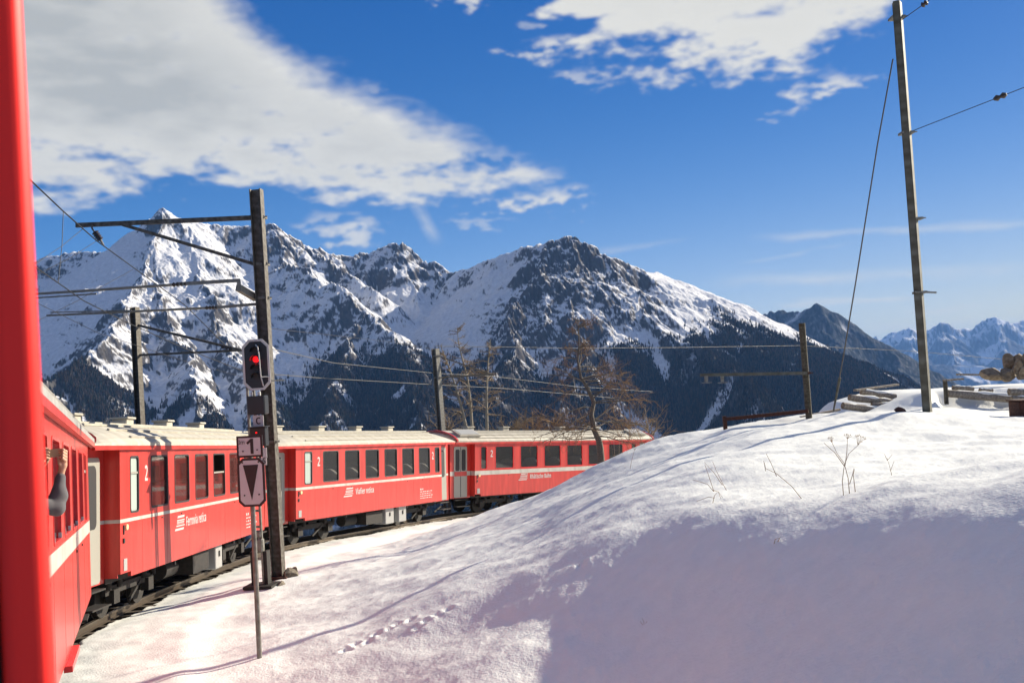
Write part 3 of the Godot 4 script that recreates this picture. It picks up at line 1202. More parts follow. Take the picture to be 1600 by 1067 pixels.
func ground_y(x: float, z: float, small := true) -> float:   # z counts ahead
	var r := sqrt(x * x + z * z)
	var ln := lane_at(x, z)
	var lat := ln.x
	var y := ln.y - 0.42
	var rough := 0.0
	if lat > 0.0:
		y += clampf(lat - 0.9, 0.0, 1.8) * 0.075 + drift.get_noise_2d(x * 2.3 + 40.0, z * 2.3) * 0.035 * smoothstep(0.6, 1.2, lat)
		var b := 0.0
		var cx := clampf(x, -12.0, 32.0)
		var cz := clampf(z, -16.0, 56.0)
		var n := knots.size()
		for i in n:
			var dx := cx - knots[i].x
			var dz := cz - knots[i].y
			var r2 := dx * dx + dz * dz
			if r2 > 1e-9:
				b += weights[i] * 0.5 * r2 * log(r2)
		b += weights[n] + weights[n + 1] * cx + weights[n + 2] * cz
		rough = smoothstep(2.4, 4.0, lat)
		y = lerpf(y + 0.31 * smoothstep(0.56, 0.84, lat + 0.14 * drift.get_noise_2d(x * 3.0, z * 3.0)), b, smoothstep(2.5, 3.5, lat))
	else:
		var o := maxf(0.0, -lat - 2.3)
		y -= 0.55 * o
		rough = smoothstep(2.0, 4.0, -lat)
	y += 0.12 * exp(-Vector2(x + 5.5, z - 21.6).length_squared() / 0.9)
	if r > 62.0:
		y -= (r - 62.0) * 0.62
	if small:
		for q: Vector2 in dents:
			var dd := Vector2(x - q.x, z - q.y).length_squared()
			if dd < 0.03:
				y -= 0.045 * exp(-dd / 0.0035) - 0.012 * exp(-(sqrt(dd) - 0.11) * (sqrt(dd) - 0.11) / 0.0012)
		y += drift.get_noise_2d(x, z) * (0.05 + 0.07 * rough)
		y += (ripple.get_noise_2d(x * 0.9 + z * 0.55, z * 1.6 - x * 0.9) - 0.3) * 0.010 * rough
		y += crust.get_noise_2d(x, z) * (0.003 + 0.006 * rough)
		# the drift over the stacked logs on the right
		var front := lerpf(23.55, 24.05, smoothstep(9.9, 10.35, x)) + 0.15 * drift.get_noise_2d(x * 2.0, 7.0)
		if z > front - 1.5 and z < 31.0 and x > 7.2 and x < 24.0:
			var top := -0.66 + 0.05 * drift.get_noise_2d(x, z) - 0.28 * smoothstep(10.2, 8.6, x)
			var rise := smoothstep(front - 0.15, front + 0.45, z) * smoothstep(8.35, 9.0, x) * smoothstep(31.0, 28.0, z)
			y = lerpf(y, maxf(y, top), rise)
	return y

var ground_rows := []
var ground_az := PackedFloat32Array()
const GROUND_R := 560

func ground_r(j: int) -> float:
	if j > GROUND_R - 40:
		return 70.0 * pow(1100.0 / 70.0, (j - GROUND_R + 40.0) / 39.0)
	return 0.5 * pow(70.0 / 0.5, pow(float(j) / (GROUND_R - 40.0), 0.80))

func ground_row(j: int) -> void:
	var o := PackedVector3Array()
	o.resize(ground_az.size())
	var r := ground_r(j)
	for i in ground_az.size():
		var a := ground_az[i]
		var x := sin(a) * r
		var z := cos(a) * r
		o[i] = Vector3(x, ground_y(x, z), -z)
	ground_rows[j] = o

func snow_field() -> void:
	plot_ground()
	var a := -PI
	while a < PI:
		ground_az.append(a)
		a += deg_to_rad(0.092) if absf(a) < deg_to_rad(30.0) else deg_to_rad(3.0)
	ground_az.append(PI)
	ground_rows.resize(GROUND_R)
	var id := WorkerThreadPool.add_group_task(ground_row, GROUND_R, -1, true)
	WorkerThreadPool.wait_for_group_task_completion(id)
	var w := ground_az.size()
	var st := SurfaceTool.new()
	var v := PackedVector3Array()
	for j in GROUND_R:
		v.append_array(ground_rows[j])
	var nn := PackedVector3Array()
	nn.resize(v.size())
	for j in GROUND_R:
		for i in w:
			var i0 := maxi(i - 1, 0)
			var i1 := mini(i + 1, w - 1)
			var du := v[j * w + i1] - v[j * w + i0]
			var dv := v[mini(j + 1, GROUND_R - 1) * w + i] - v[maxi(j - 1, 0) * w + i]
			nn[j * w + i] = du.cross(dv).normalized()
	var idx := PackedInt32Array()
	idx.resize((w - 1) * (GROUND_R - 1) * 6)
	var k := 0
	for j in GROUND_R - 1:
		for i in w - 1:
			var q := j * w + i
			idx[k] = q
			idx[k + 1] = q + w
			idx[k + 2] = q + 1
			idx[k + 3] = q + 1
			idx[k + 4] = q + w
			idx[k + 5] = q + w + 1
			k += 6
	var arr := []
	arr.resize(Mesh.ARRAY_MAX)
	arr[Mesh.ARRAY_VERTEX] = v
	arr[Mesh.ARRAY_NORMAL] = nn
	arr[Mesh.ARRAY_INDEX] = idx
	var m := ArrayMesh.new()
	m.add_surface_from_arrays(Mesh.PRIMITIVE_TRIANGLES, arr)
	var o := MeshInstance3D.new()
	o.name = "snow_ground"
	o.mesh = m
	o.material_override = mats["snow"]
	add_child(o)
	tag(o, "wind-rippled snow bank rising from the track to the right", "", "", "structure")

func on_ground(px: float, py: float, depth: float) -> Vector3:   # that place's foot on the snow
	var p := at(px, py, depth)
	return Vector3(p.x, ground_y(p.x, -p.z), p.z)

func course_at(s: float) -> Array:   # [place, direction] that many metres along the track
	var i := clampi(int(s / 0.25), 1, course.size() - 2)
	var p := course[i]
	var d := course[i + 1] - course[i - 1]
	return [Vector3(p.x, p.y, -p.z), Vector3(d.x, d.y, -d.z).normalized()]

func railway() -> void:
	var n := course.size()
	var bed := Geo.new()
	var prev := []
	for i in range(0, n, 3):
		var f := course_at(i * 0.25)
		var p: Vector3 = f[0]
		var s: Vector3 = f[1].cross(Vector3.UP).normalized()
		var row := []
		for q: Array in [[-2.2, -0.75], [-1.6, -0.22], [0.95, -0.21], [1.25, -0.32], [1.5, -0.6]]:
			row.append(p + s * (q[0] + rng.randf_range(-0.07, 0.07)) + Vector3.UP * (q[1] + rng.randf_range(-0.02, 0.02)))
		if prev:
			for k in 4:
				bed.quad(prev[k], prev[k + 1], row[k + 1], row[k])
		prev = row
	var b := put("track_bed", bed, mats["ballast"])
	tag(b, "dark stone ballast under the rails beside the snow", "", "", "structure")
	var t := thing("railway_track", "narrow-gauge railway track curving under the red train", "railway track")
	tag(t, "", "", "", "structure")
	for side: float in [-1.0, 1.0]:
		var g := Geo.new()
		for i in range(0, n - 4, 3):
			var f := course_at(i * 0.25)
			var f2 := course_at((i + 3) * 0.25)
			var o: Vector3 = f[1].cross(Vector3.UP).normalized() * side * 0.535
			var o2: Vector3 = f2[1].cross(Vector3.UP).normalized() * side * 0.535
			g.bar(f[0] + o + Vector3.DOWN * 0.02, f2[0] + o2 + Vector3.DOWN * 0.02, 0.065, 0.04)
			g.bar(f[0] + o + Vector3.DOWN * 0.075, f2[0] + o2 + Vector3.DOWN * 0.075, 0.02, 0.08)
			g.bar(f[0] + o + Vector3.DOWN * 0.125, f2[0] + o2 + Vector3.DOWN * 0.125, 0.11, 0.025)
		put("rail", g, mats["rail_steel"], t)
	var sl := Geo.new()
	sl.bevel(Vector3.ZERO, Vector3(1.9, 0.16, 0.24), 0.015)
	var mesh := sl.mesh()
	var s := 4.0
	while s < n * 0.25 - 12.0:
		var f := course_at(s)
		var o := MeshInstance3D.new()
		o.mesh = mesh
		o.material_override = mats["sleeper_wood"]
		o.name = "sleeper" if s == 4.0 else "sleeper_%03d" % int((s - 4.0) / 0.62 + 0.5)
		o.transform = Transform3D(Basis.looking_at(f[1], Vector3.UP), f[0] + Vector3.DOWN * 0.22 + f[1].cross(Vector3.UP) * rng.randf_range(-0.04, 0.04))
		t.add_child(o)
		s += 0.62

# ---------------------------------------------------------------- the train
const SIDE := Basis(Vector3(0, 0, -1), Vector3(0, 1, 0), Vector3(1, 0, 0))   # x along the carriage, z out of its right side

func on_side(s: float, y: float, out := 0.003) -> Transform3D:
	return Transform3D(SIDE, Vector3(HALF + out, y, -s))

func wall_with_holes(g: Geo, s0: float, s1: float, y0: float, y1: float, holes: Array, x: float, t: float) -> void:
	var cuts := [s0]
	for h: Array in holes:
		cuts.append(h[0])
		cuts.append(h[1])
	cuts.append(s1)
	for k in cuts.size() - 1:
		var a: float = cuts[k]
		var b: float = cuts[k + 1]
		var low := y0 + (0.09 if k == 0 else 0.0)
		if k % 2 == 0:
			g.span(Vector3(x - t, low, -b), Vector3(x, y1, -a))
		else:
			var h: Array = holes[k / 2]
			g.span(Vector3(x - t, y0, -b), Vector3(x, h[2], -a))
			g.span(Vector3(x - t, h[3], -b), Vector3(x, y1, -a))

func roof_profile(rise: float, grow := 0.0) -> PackedVector2Array:
	var o := PackedVector2Array()
	for q: Vector2 in [Vector2(-1.40, 0.0), Vector2(-1.40, 0.07), Vector2(-1.33, 0.14), Vector2(-1.15, 0.25), Vector2(-0.85, 0.37), Vector2(-0.45, 0.47), Vector2(0, 0.51), Vector2(0.45, 0.47), Vector2(0.85, 0.37), Vector2(1.15, 0.25), Vector2(1.33, 0.14), Vector2(1.40, 0.07), Vector2(1.40, 0.0)]:
		o.append(Vector2(q.x * (1.0 + grow * 0.02), 3.22 + q.y * rise + grow * 0.03))
	return o

func loft(g: Geo, sections: Array) -> void:   # [s, profile] one after another
	for k in sections.size() - 1:
		var p: PackedVector2Array = sections[k][1]
		var q: PackedVector2Array = sections[k + 1][1]
		for i in p.size() - 1:
			g.quad(Vector3(p[i].x, p[i].y, -sections[k][0]), Vector3(p[i + 1].x, p[i + 1].y, -sections[k][0]), Vector3(q[i + 1].x, q[i + 1].y, -sections[k + 1][0]), Vector3(q[i].x, q[i].y, -sections[k + 1][0]))
	for e: int in [0, sections.size() - 1]:
		var p: PackedVector2Array = sections[e][1]
		for i in range(1, p.size() - 1):
			var a := Vector3(p[0].x, p[0].y, -sections[e][0])
			var b := Vector3(p[i].x, p[i].y, -sections[e][0])
			var c := Vector3(p[i + 1].x, p[i + 1].y, -sections[e][0])
			if e == 0:
				g.tri(a, c, b)
			else:
				g.tri(a, b, c)

func wheel_mesh() -> Geo:
	var g := Geo.new()
	g.rod(Vector3(-0.05, 0, 0), Vector3(0.05, 0, 0), 0.36, 20)
	g.rod(Vector3(-0.07, 0, 0), Vector3(-0.05, 0, 0), 0.39, 20)
	g.rod(Vector3(0.05, 0, 0), Vector3(0.13, 0, 0), 0.10, 10)
	return g

func bogie(o: Node3D, s: float) -> void:
	var g := Geo.new()
	for x: float in [-0.80, 0.80]:
		g.box(Vector3(x, 0.52, -s), Vector3(0.10, 0.16, 2.5))
		for a: float in [-0.9, 0.9]:
			g.box(Vector3(x * 1.06, 0.40, -s - a), Vector3(0.16, 0.26, 0.28))
			g.rod(Vector3(x * 1.08, 0.55, -s - a - 0.26), Vector3(x * 1.08, 0.75, -s - a - 0.26), 0.07, 8)
			g.rod(Vector3(x * 1.08, 0.55, -s - a + 0.26), Vector3(x * 1.08, 0.75, -s - a + 0.26), 0.07, 8)
		g.bar(Vector3(x * 1.05, 0.50, -s - 0.5), Vector3(x * 1.05, 0.20, -s + 0.1), 0.05, 0.06)
	g.box(Vector3(0, 0.60, -s), Vector3(1.6, 0.14, 0.5))
	var b := put("bogie", g, mats["underframe"], o)
	for x: float in [-1.0, 1.0]:
		for a: float in [-0.9, 0.9]:
			var w := put("wheel", wheel_mesh(), mats["underframe"], b)
			w.position = Vector3(0.60 * x, 0.365, -s - a)
			if x < 0.0:
				w.rotation.y = PI

func emblem(o: Node3D, s: float, y: float, w: float, h: float) -> void:   # white slanted bars with a lettered band between
	var g := Geo.new()
	var f := on_side(s, y, 0.002)
	var k := 0.13 * w
	for q: Array in [[0.00, 0.14, 0.0, 0.92], [0.26, 0.70, 0.10, 0.98], [0.82, 0.97, 0.26, 1.0]]:
		var a: float = q[0] * h
		var b: float = q[1] * h
		var x0: float = q[2] * w
		var x1: float = q[3] * w
		if q[0] == 0.26:
			g.prism(PackedVector2Array([Vector2(x0 + k * 0.4, a), Vector2(x1, a), Vector2(x1, a + 0.025), Vector2(x0 + k * 0.4, a + 0.025)]), f, 0.003)
			g.prism(PackedVector2Array([Vector2(x0 + k, b - 0.025), Vector2(x1, b - 0.025), Vector2(x1, b), Vector2(x0 + k, b)]), f, 0.003)
			for e in 6:   # strokes of the band's blocky letters
				var u := x0 + k + (x1 - x0 - k * 1.2) * e / 6.0
				g.prism(PackedVector2Array([Vector2(u, a + 0.04), Vector2(u + 0.028, a + 0.04), Vector2(u + 0.034, b - 0.035), Vector2(u + 0.006, b - 0.035)]), f, 0.003)
				g.prism(PackedVector2Array([Vector2(u + 0.028, (a + b) * 0.5), Vector2(u + 0.065, (a + b) * 0.5), Vector2(u + 0.067, (a + b) * 0.5 + 0.03), Vector2(u + 0.03, (a + b) * 0.5 + 0.03)]), f, 0.003)
		else:
			g.prism(PackedVector2Array([Vector2(x0, a), Vector2(x1 - k * 0.5, a), Vector2(x1, b), Vector2(x0 + k * 0.5, b)]), f, 0.003)
	put("emblem", g, mats["white_print"], o)

func carriage(k: int, label: String, look: Dictionary) -> Node3D:
	var L: float = CARS[k][5]
	var o := thing("train_carriage", label, "train carriage", car_frame(k), "red carriages of the train")
	var red: Material = mats["red_paint"]
	var wins: Array = look.windows      # [s0, s1, kind]: clear, frosted or open
	var y0: float = look.get("low", 2.0)
	var y1: float = look.get("high", 3.02)
	# side walls
	var g := Geo.new()
	var holes := []
	for w: Array in wins:
		holes.append([w[0], w[1], y0 - (0.03 if w[2] == "frosted" else 0.0), y1])
	wall_with_holes(g, 0.0, L, SILL, 3.20, holes, HALF, 0.06)
	g.span(Vector3(HALF - 0.31, SILL + 0.02, -0.035), Vector3(HALF - 0.062, 3.20, -0.002))
	g.span(Vector3(HALF - 0.31, SILL + 0.02, -L + 0.002), Vector3(HALF - 0.062, 3.20, -L + 0.035))
	put("side_wall", g, red, o)
	g = Geo.new()
	g.span(Vector3(-HALF, SILL, -L), Vector3(-HALF + 0.06, 3.20, 0))
	put("side_wall", g, red, o)
	# vestibules at both ends
	for e in 2:
		var a := -1.25 if e == 0 else L
		var b := 0.0 if e == 0 else L + 1.25
		g = Geo.new()
		for x: float in [-1.0, 1.0]:
			g.span(Vector3(x - 0.03, SILL - 0.05, -b), Vector3(x + 0.03, 3.20, -a))
		var en := a if e == 0 else b - 0.05
		g.span(Vector3(-0.97, SILL - 0.05, -en - 0.05), Vector3(-0.42, 3.20, -en))
		g.span(Vector3(0.42, SILL - 0.05, -en - 0.05), Vector3(0.97, 3.20, -en))
		g.span(Vector3(-0.42, 2.95, -en - 0.05), Vector3(0.42, 3.20, -en))
		put("vestibule", g, red, o)
		g = Geo.new()
		var d0 := a + 0.22
		var d1 := b - 0.22
		g.prism(rounded(d0, SILL - 0.02, d1, 3.02, 0.08), Transform3D(SIDE, Vector3(1.031, 0, 0)), 0.02)
		var door := put("door", g, mats["door_paint"], o)
		g = Geo.new()
		if look.get("double_door", false):
			var m := (d0 + d1) * 0.5
			for q: Vector2 in [Vector2(d0 + 0.09, m - 0.06), Vector2(m + 0.06, d1 - 0.09)]:
				g.prism(rounded(q.x, 1.95, q.y, 2.9, 0.08), Transform3D(SIDE, Vector3(1.052, 0, 0)), 0.004)
			var gl := Geo.new()
			gl.span(Vector3(1.052, SILL, -m - 0.012), Vector3(1.058, 3.0, -m + 0.012))
			put("leaf_joint", gl, mats["rubber"], door)
			gl = Geo.new()
			gl.span(Vector3(1.052, 1.72, -d1 + 0.03), Vector3(1.06, 1.92, -d0 - 0.03))
			put("door_band", gl, red, door)
		else:
			g.prism(rounded(d0 + 0.16, 1.75, d1 - 0.16, 2.88, 0.12), Transform3D(SIDE, Vector3(1.052, 0, 0)), 0.004)
			var h := Geo.new()
			h.rod(Vector3(1.09, 1.25, -d0 - 0.08), Vector3(1.09, 1.75, -d0 - 0.08), 0.014, 6)
			put("handrail", h, mats["aluminium"], door)
		put("door_window", g, mats["rubber"], door)
		g = Geo.new()
		for st in 2:
			g.span(Vector3(0.95, 0.38 + st * 0.28, -d1), Vector3(1.25 - st * 0.1, 0.41 + st * 0.28, -d0))
		put("step", g, mats["underframe"], o)
		# rubber gangway
		g = Geo.new()
		for f in 5:
			var p := (a - 0.08 - f * 0.09) if e == 0 else (b + 0.0 + f * 0.09)
			g.span(Vector3(-0.46, SILL + 0.02, -p - 0.08), Vector3(0.46, 2.98, -p - 0.02))
			g.span(Vector3(-0.41, SILL + 0.07, -p - 0.1), Vector3(0.41, 2.93, -p))
		put("gangway", g, mats["bellows"], o)
	# roof
	g = Geo.new()
	var dome: bool = look.get("dome", true)
	if dome:
		loft(g, [[-1.28, roof_profile(0.42)], [-0.95, roof_profile(0.72)], [-0.45, roof_profile(0.93)], [0.1, roof_profile(1.0)], [L - 0.1, roof_profile(1.0)], [L + 0.45, roof_profile(0.93)], [L + 0.95, roof_profile(0.72)], [L + 1.28, roof_profile(0.42)]])
	else:
		loft(g, [[-1.20, roof_profile(1.0)], [L + 1.20, roof_profile(1.0)]])
	var roof := put("roof", g, look.get("roof", mats["roof_paint"]), o)
	for q: Array in [[1.30, 0.165, 0.6], [1.02, 0.31, 0.25], [0.70, 0.42, -0.1], [0.36, 0.487, -0.5], [-0.36, 0.487, -0.5], [-0.70, 0.42, -0.1], [-1.02, 0.31, 0.25]]:
		g = Geo.new()
		var tilt := Basis(Vector3.FORWARD, q[0] * 0.33)
		g.box(Vector3(q[0], 3.22 + q[1] + 0.012, -L * 0.5), Vector3(0.05, 0.035, L - 2.0 * q[2] if dome else L + 0.8), tilt)
		put("roof_rib", g, look.get("roof", mats["roof_paint"]), roof)
	for q: float in look.vents:
		g = Geo.new()
		g.bevel(Vector3(-0.12, 3.80, -q), Vector3(0.34, 0.16, 0.42), 0.02)
		g.bevel(Vector3(-0.12, 3.90, -q), Vector3(0.42, 0.05, 0.50), 0.01)
		put("ventilator", g, look.get("roof", mats["roof_paint"]), roof)
	for q: float in look.get("hatches", []):
		g = Geo.new()
		var tilt := Basis(Vector3.FORWARD, 0.42)
		g.box(Vector3(0.98, 3.62, -q), Vector3(0.62, 0.10, 1.3), tilt)
		var ha := put("roof_hatch", g, mats["roof_paint"], roof)
		g = Geo.new()
		g.box(Vector3(1.0, 3.675, -q), Vector3(0.5, 0.012, 1.15), tilt)
		put("hatch_panel", g, mats["grey_box"], ha)
	if not dome:
		for e: float in [-1.20, L + 1.11]:
			g = Geo.new()
			var p := roof_profile(1.0, 1.0)
			var p2 := roof_profile(1.0, -3.0)
			for i in p.size() - 1:
				for z: float in [0.0, 0.09]:
					g.quad(Vector3(p[i].x, p[i].y, -e - z), Vector3(p[i + 1].x, p[i + 1].y, -e - z), Vector3(p2[i + 1].x, p2[i + 1].y, -e - z), Vector3(p2[i].x, p2[i].y, -e - z))
				g.quad(Vector3(p[i].x, p[i].y, -e), Vector3(p[i + 1].x, p[i + 1].y, -e), Vector3(p[i + 1].x, p[i + 1].y, -e - 0.09), Vector3(p[i].x, p[i].y, -e - 0.09))
			for i in range(1, p2.size() - 1):
				g.tri(Vector3(p2[0].x, p2[0].y, -e - 0.03), Vector3(p2[i].x, p2[i].y, -e - 0.03), Vector3(p2[i + 1].x, p2[i + 1].y, -e - 0.03))
			put("end_arch", g, red, o)
	g = Geo.new()
	for x: float in [-1.0, 1.0]:
		g.span(Vector3(x * 1.335, 3.145, -L - 1.25), Vector3(x * 1.40, 3.225, 1.25))
	g.span(Vector3(-1.33, 3.20, -L - 1.25), Vector3(1.33, 3.218, 1.25))
	put("gutter", g, red, o)
	# stripe
	var sb: Array = look.stripe
	g = Geo.new()
	g.span(Vector3(HALF - 0.01, sb[0], -L), Vector3(HALF + 0.003, sb[1], 0.0))
	g.span(Vector3(1.0, sb[0], -0.001), Vector3(HALF + 0.0025, sb[1], 0.004))
	g.span(Vector3(1.02, sb[0], -0.2), Vector3(1.034, sb[1], 1.25))
	g.span(Vector3(1.02, sb[0], -L - 1.25), Vector3(1.034, sb[1], -L + 0.001))
	put("waist_stripe", g, mats["stripe_paint"], o)
	# windows
	for w: Array in wins:
		var x0: float = w[0]
		var x1: float = w[1]
		var lo := y0 - (0.03 if w[2] == "frosted" else 0.0)
		g = Geo.new()
		var f := Transform3D(SIDE, Vector3(HALF - 0.05, 0, 0))
		g.ring(rounded(x0 - 0.012, lo - 0.012, x1 + 0.012, y1 + 0.012, 0.075), rounded(x0 + 0.022, lo + 0.022, x1 - 0.022, y1 - 0.022, 0.06), f, 0.056)
		var fr := put("window_frame", g, look.get("frame", mats["rubber"]), o)
		g = Geo.new()
		if w[2] == "frosted":
			g.span(Vector3(HALF - 0.032, lo, -x1), Vector3(HALF - 0.026, y1, -x0))
			put("frosted_pane", g, mats["frosted"], fr)
			g = Geo.new()
			g.span(Vector3(HALF - 0.026, lo + 0.72, -x1 + 0.02), Vector3(HALF - 0.004, lo + 0.76, -x0 - 0.02))
			put("glazing_bar", g, mats["door_paint"], fr)
		else:
			var top: float = 2.55 if w[2] == "open" else y1
			var xp := HALF - 0.03
			if w[2] == "lowered":   # its pane is down, out of sight
				continue
			g.quad(Vector3(xp, y0, -x0), Vector3(xp, y0, -x1), Vector3(xp, top, -x1), Vector3(xp, top, -x0))
			put("pane", g, look.get("glass", mats["glass"]), fr)
			if w[2] == "open":
				g = Geo.new()
				g.span(Vector3(HALF - 0.04, 2.55, -x1 + 0.02), Vector3(HALF - 0.012, 2.59, -x0 - 0.02))
				put("glazing_bar", g, mats["door_paint"], fr)
			elif look.get("latch", false):
				for q: float in [x0 + 0.05, x1 - 0.05]:
					g = Geo.new()
					g.box(Vector3(HALF - 0.005, y0 + 0.05, -q), Vector3(0.03, 0.05, 0.03))
					put("latch", g, mats["aluminium"], fr)
	# inside
	g = Geo.new()
	g.span(Vector3(-1.25, 1.0, -L + 0.04), Vector3(1.25, 1.04, -0.04))
	g.span(Vector3(-1.26, 1.04, -L + 0.04), Vector3(-1.24, 3.10, -0.04))
	g.span(Vector3(-1.25, 3.10, -L + 0.04), Vector3(1.25, 3.13, -0.04))
	for e: float in [0.05, L - 0.09]:
		g.span(Vector3(-1.24, 1.04, -e - 0.04), Vector3(1.24, 3.10, -e))
	put("lining", g, mats["interior"], o)
	var sg := Geo.new()
	sg.prism(rounded(0.14, 1.0, 1.16, 2.40, 0.38, 6), Transform3D(Basis.IDENTITY, Vector3(0, 0, -0.08)), 0.16)
	sg.bevel(Vector3(0.65, 1.42, 0.32), Vector3(1.0, 0.14, 0.5), 0.03)
	sg.bevel(Vector3(0.65, 1.42, -0.32), Vector3(1.0, 0.14, 0.5), 0.03)
	var sm := sg.mesh()
	for q: float in look.seats:
		for x: float in [0.0, -1.3]:
			var so := MeshInstance3D.new()
			so.mesh = sm
			so.material_override = mats["seat_cloth"]
			so.name = "seat"
			so.position = Vector3(x, 0.0, -q)
			o.add_child(so, true)
	# below the floor
	bogie(o, 1.75)
	bogie(o, L - 1.75)
	g = Geo.new()
	g.span(Vector3(-1.05, 0.72, -L), Vector3(1.05, SILL + 0.02, 0.0))
	g.span(Vector3(0.35, 0.30, -5.9), Vector3(1.15, 0.74, -4.7))
	g.rod(Vector3(0.7, 0.52, -3.7), Vector3(0.7, 0.52, -4.5), 0.2, 12)
	for e: float in [1.25, -L - 1.25]:
		g.box(Vector3(0, 0.62, e), Vector3(0.3, 0.24, 0.7))
		g.rod(Vector3(0.55, 0.45, e - 0.2), Vector3(0.5, 0.25, e + 0.35), 0.035, 6)
	put("underframe", g, mats["underframe"], o)
	for q: Array in look.boxes:
		g = Geo.new()
		g.bevel(Vector3(0.92, 0.50, -(q[0] + q[1]) * 0.5), Vector3(0.5, 0.60, q[1] - q[0]), 0.02)
		var eb := put("equipment_box", g, mats["grey_box"], o)
		g = Geo.new()
		g.box(Vector3(1.18, 0.56, -(q[0] + q[1]) * 0.5), Vector3(0.03, 0.14, 0.07))
		put("box_latch", g, mats["rubber"], eb)
	# small things on the side
	g = Geo.new()
	g.rod(Vector3(HALF, 1.72, -0.28), Vector3(HALF + 0.03, 1.72, -0.28), 0.055, 14)
	put("side_lamp", g, mats["lamp_lens"], o)
	g = Geo.new()
	g.box(Vector3(HALF + 0.008, 1.68, -0.15), Vector3(0.02, 0.17, 0.035))
	g.box(Vector3(HALF + 0.008, 1.48, -0.15), Vector3(0.03, 0.09, 0.06))
	put("key_plate", g, mats["rubber"], o)
	g = Geo.new()
	g.box(Vector3(HALF + 0.004, 1.04, -0.22), Vector3(0.012, 0.22, 0.16))
	put("ventilation_grille", g, mats["grey_box"], o)
	for q: float in [2.2, 3.4, 7.6, 8.9]:
		g = Geo.new()
		g.box(Vector3(HALF + 0.006, sb[0] - 0.05, -q), Vector3(0.012, 0.03, 0.05))
		put("drain_spout", g, mats["rubber"], o)
	for q: float in [3.1, L - 3.0]:
		g = Geo.new()
		g.rod(Vector3(HALF - 0.06, SILL - 0.10, -q), Vector3(HALF - 0.06, SILL + 0.01, -q), 0.025, 6)
		put("jacking_lug", g, mats["rubber"], o)
	var q0 := 1.1
	while q0 < L - 0.5:   # joints of the lower side panels
		g = Geo.new()
		g.span(Vector3(HALF - 0.01, SILL + 0.01, -q0 - 0.004), Vector3(HALF + 0.0015, sb[0] - 0.02, -q0 + 0.004))
		put("panel_joint", g, mats["panel_joint"], o)
		q0 += 1.4
	if look.has("name"):
		text(look.name, 0.20, mats["white_print"], o, "lettering", on_side(look.name_at, 1.56), look.get("squeeze", 0.74), true)
		emblem(o, look.emblem, 1.41, 0.66, 0.32)
	for q: float in look.get("class_at", []):
		text("2", 0.30, mats["white_print"], o, "class_number", on_side(q, 2.68), 0.75, true)
	if look.has("data"):
		g = Geo.new()
		var r := RandomNumberGenerator.new()
		r.seed = 5
		for row in 5:
			var s: float = look.data
			while s < look.data + 1.0:
				var len := r.randf_range(0.04, 0.16)
				g.span(Vector3(HALF, 1.34 - row * 0.085, -s - len), Vector3(HALF + 0.0025, 1.37 - row * 0.085 + (0.03 if row == 0 else 0.0), -s))
				s += len + r.randf_range(0.03, 0.09)
				if row == 0 and s > look.data + 0.3:
					break
		put("data_panel", g, mats["white_print"], o)
	return o

func train() -> void:
	var wins := [[0.50, 0.93, "frosted"]]
	for i in 6:
		wins.append([1.60 + 1.40 * i, 2.56 + 1.40 * i, "clear"])
	wins.append([10.04, 10.45, "clear"])
	var wins2 := wins.duplicate(true)
	wins2[4][2] = "open"
	var near := [[1.0, 1.9, "clear"]]
	for i in 5:
		near.append([2.50 + 1.50 * i, 3.46 + 1.50 * i, "clear"])
	near[1][2] = "lowered"
	near.append([10.0, 10.66, "frosted"])
	var far := [[0.37, 0.76, "clear"]]
	for i in 6:
		far.append([1.32 + 1.70 * i, 2.54 + 1.70 * i, "clear"])
	far.append([11.80, 12.22, "clear"])
	var seats := []
	for i in 7:
		seats.append(1.38 + 1.40 * i)
	var seats4 := []
	for i in 7:
		seats4.append(1.08 + 1.70 * i)
	var seats1 := []
	for i in 6:
		seats1.append(2.2 + 1.5 * i)
	own_carriage()
	carriage(0, "nearest red carriage seen edge-on along its side, with arms out of a window", {"windows": near, "low": 2.02, "high": 2.99, "roof": mats["roof_grey"], "dome": false, "stripe": [1.79, 1.97], "seats": seats1, "vents": [], "boxes": [[6.2, 6.9]], "latch": true, "frame": mats["red_gloss"]})
	footboard()
	carriage(1, "second red carriage, with mast shadows on its side and one half-open window", {"windows": wins2, "stripe": [1.81, 1.875], "seats": seats, "vents": [1.2, 3.9, 6.5, 9.1], "boxes": [[6.4, 6.95]], "glass": mats["red_glass"], "name": "Ferrovia retica", "name_at": 4.42, "emblem": 2.95, "class_at": [1.32], "data": 8.7})
	carriage(2, "third red carriage, right of the mast, with seats behind its dark windows", {"windows": wins, "stripe": [1.80, 1.885], "seats": seats, "vents": [0.9, 3.5, 6.1, 8.6], "boxes": [[6.1, 6.75], [7.15, 7.75]], "name": "Viafier retica", "name_at": 4.32, "emblem": 2.86, "class_at": [1.32, 9.83], "data": 8.66})
	carriage(3, "farthest red carriage, partly behind the snow bank and the bare larch", {"windows": far, "low": 2.0, "high": 3.02, "stripe": [1.74, 1.93], "dome": false, "double_door": true, "seats": seats4, "vents": [1.0, 3.4, 7.6, 10.5], "hatches": [-0.2, 12.6], "boxes": [[5.2, 6.0]], "name": "Rhätische Bahn", "name_at": 4.44, "emblem": 2.86, "class_at": [1.07], "frame": mats["red_gloss"]})

func footboard() -> void:
	var o := get_node("train_carriage_001")
	var g := Geo.new()
	g.span(Vector3(HALF - 0.01, 0.74, -6.4), Vector3(HALF + 0.07, 0.80, -5.05))
	put("footboard", g, mats["red_gloss"], o)

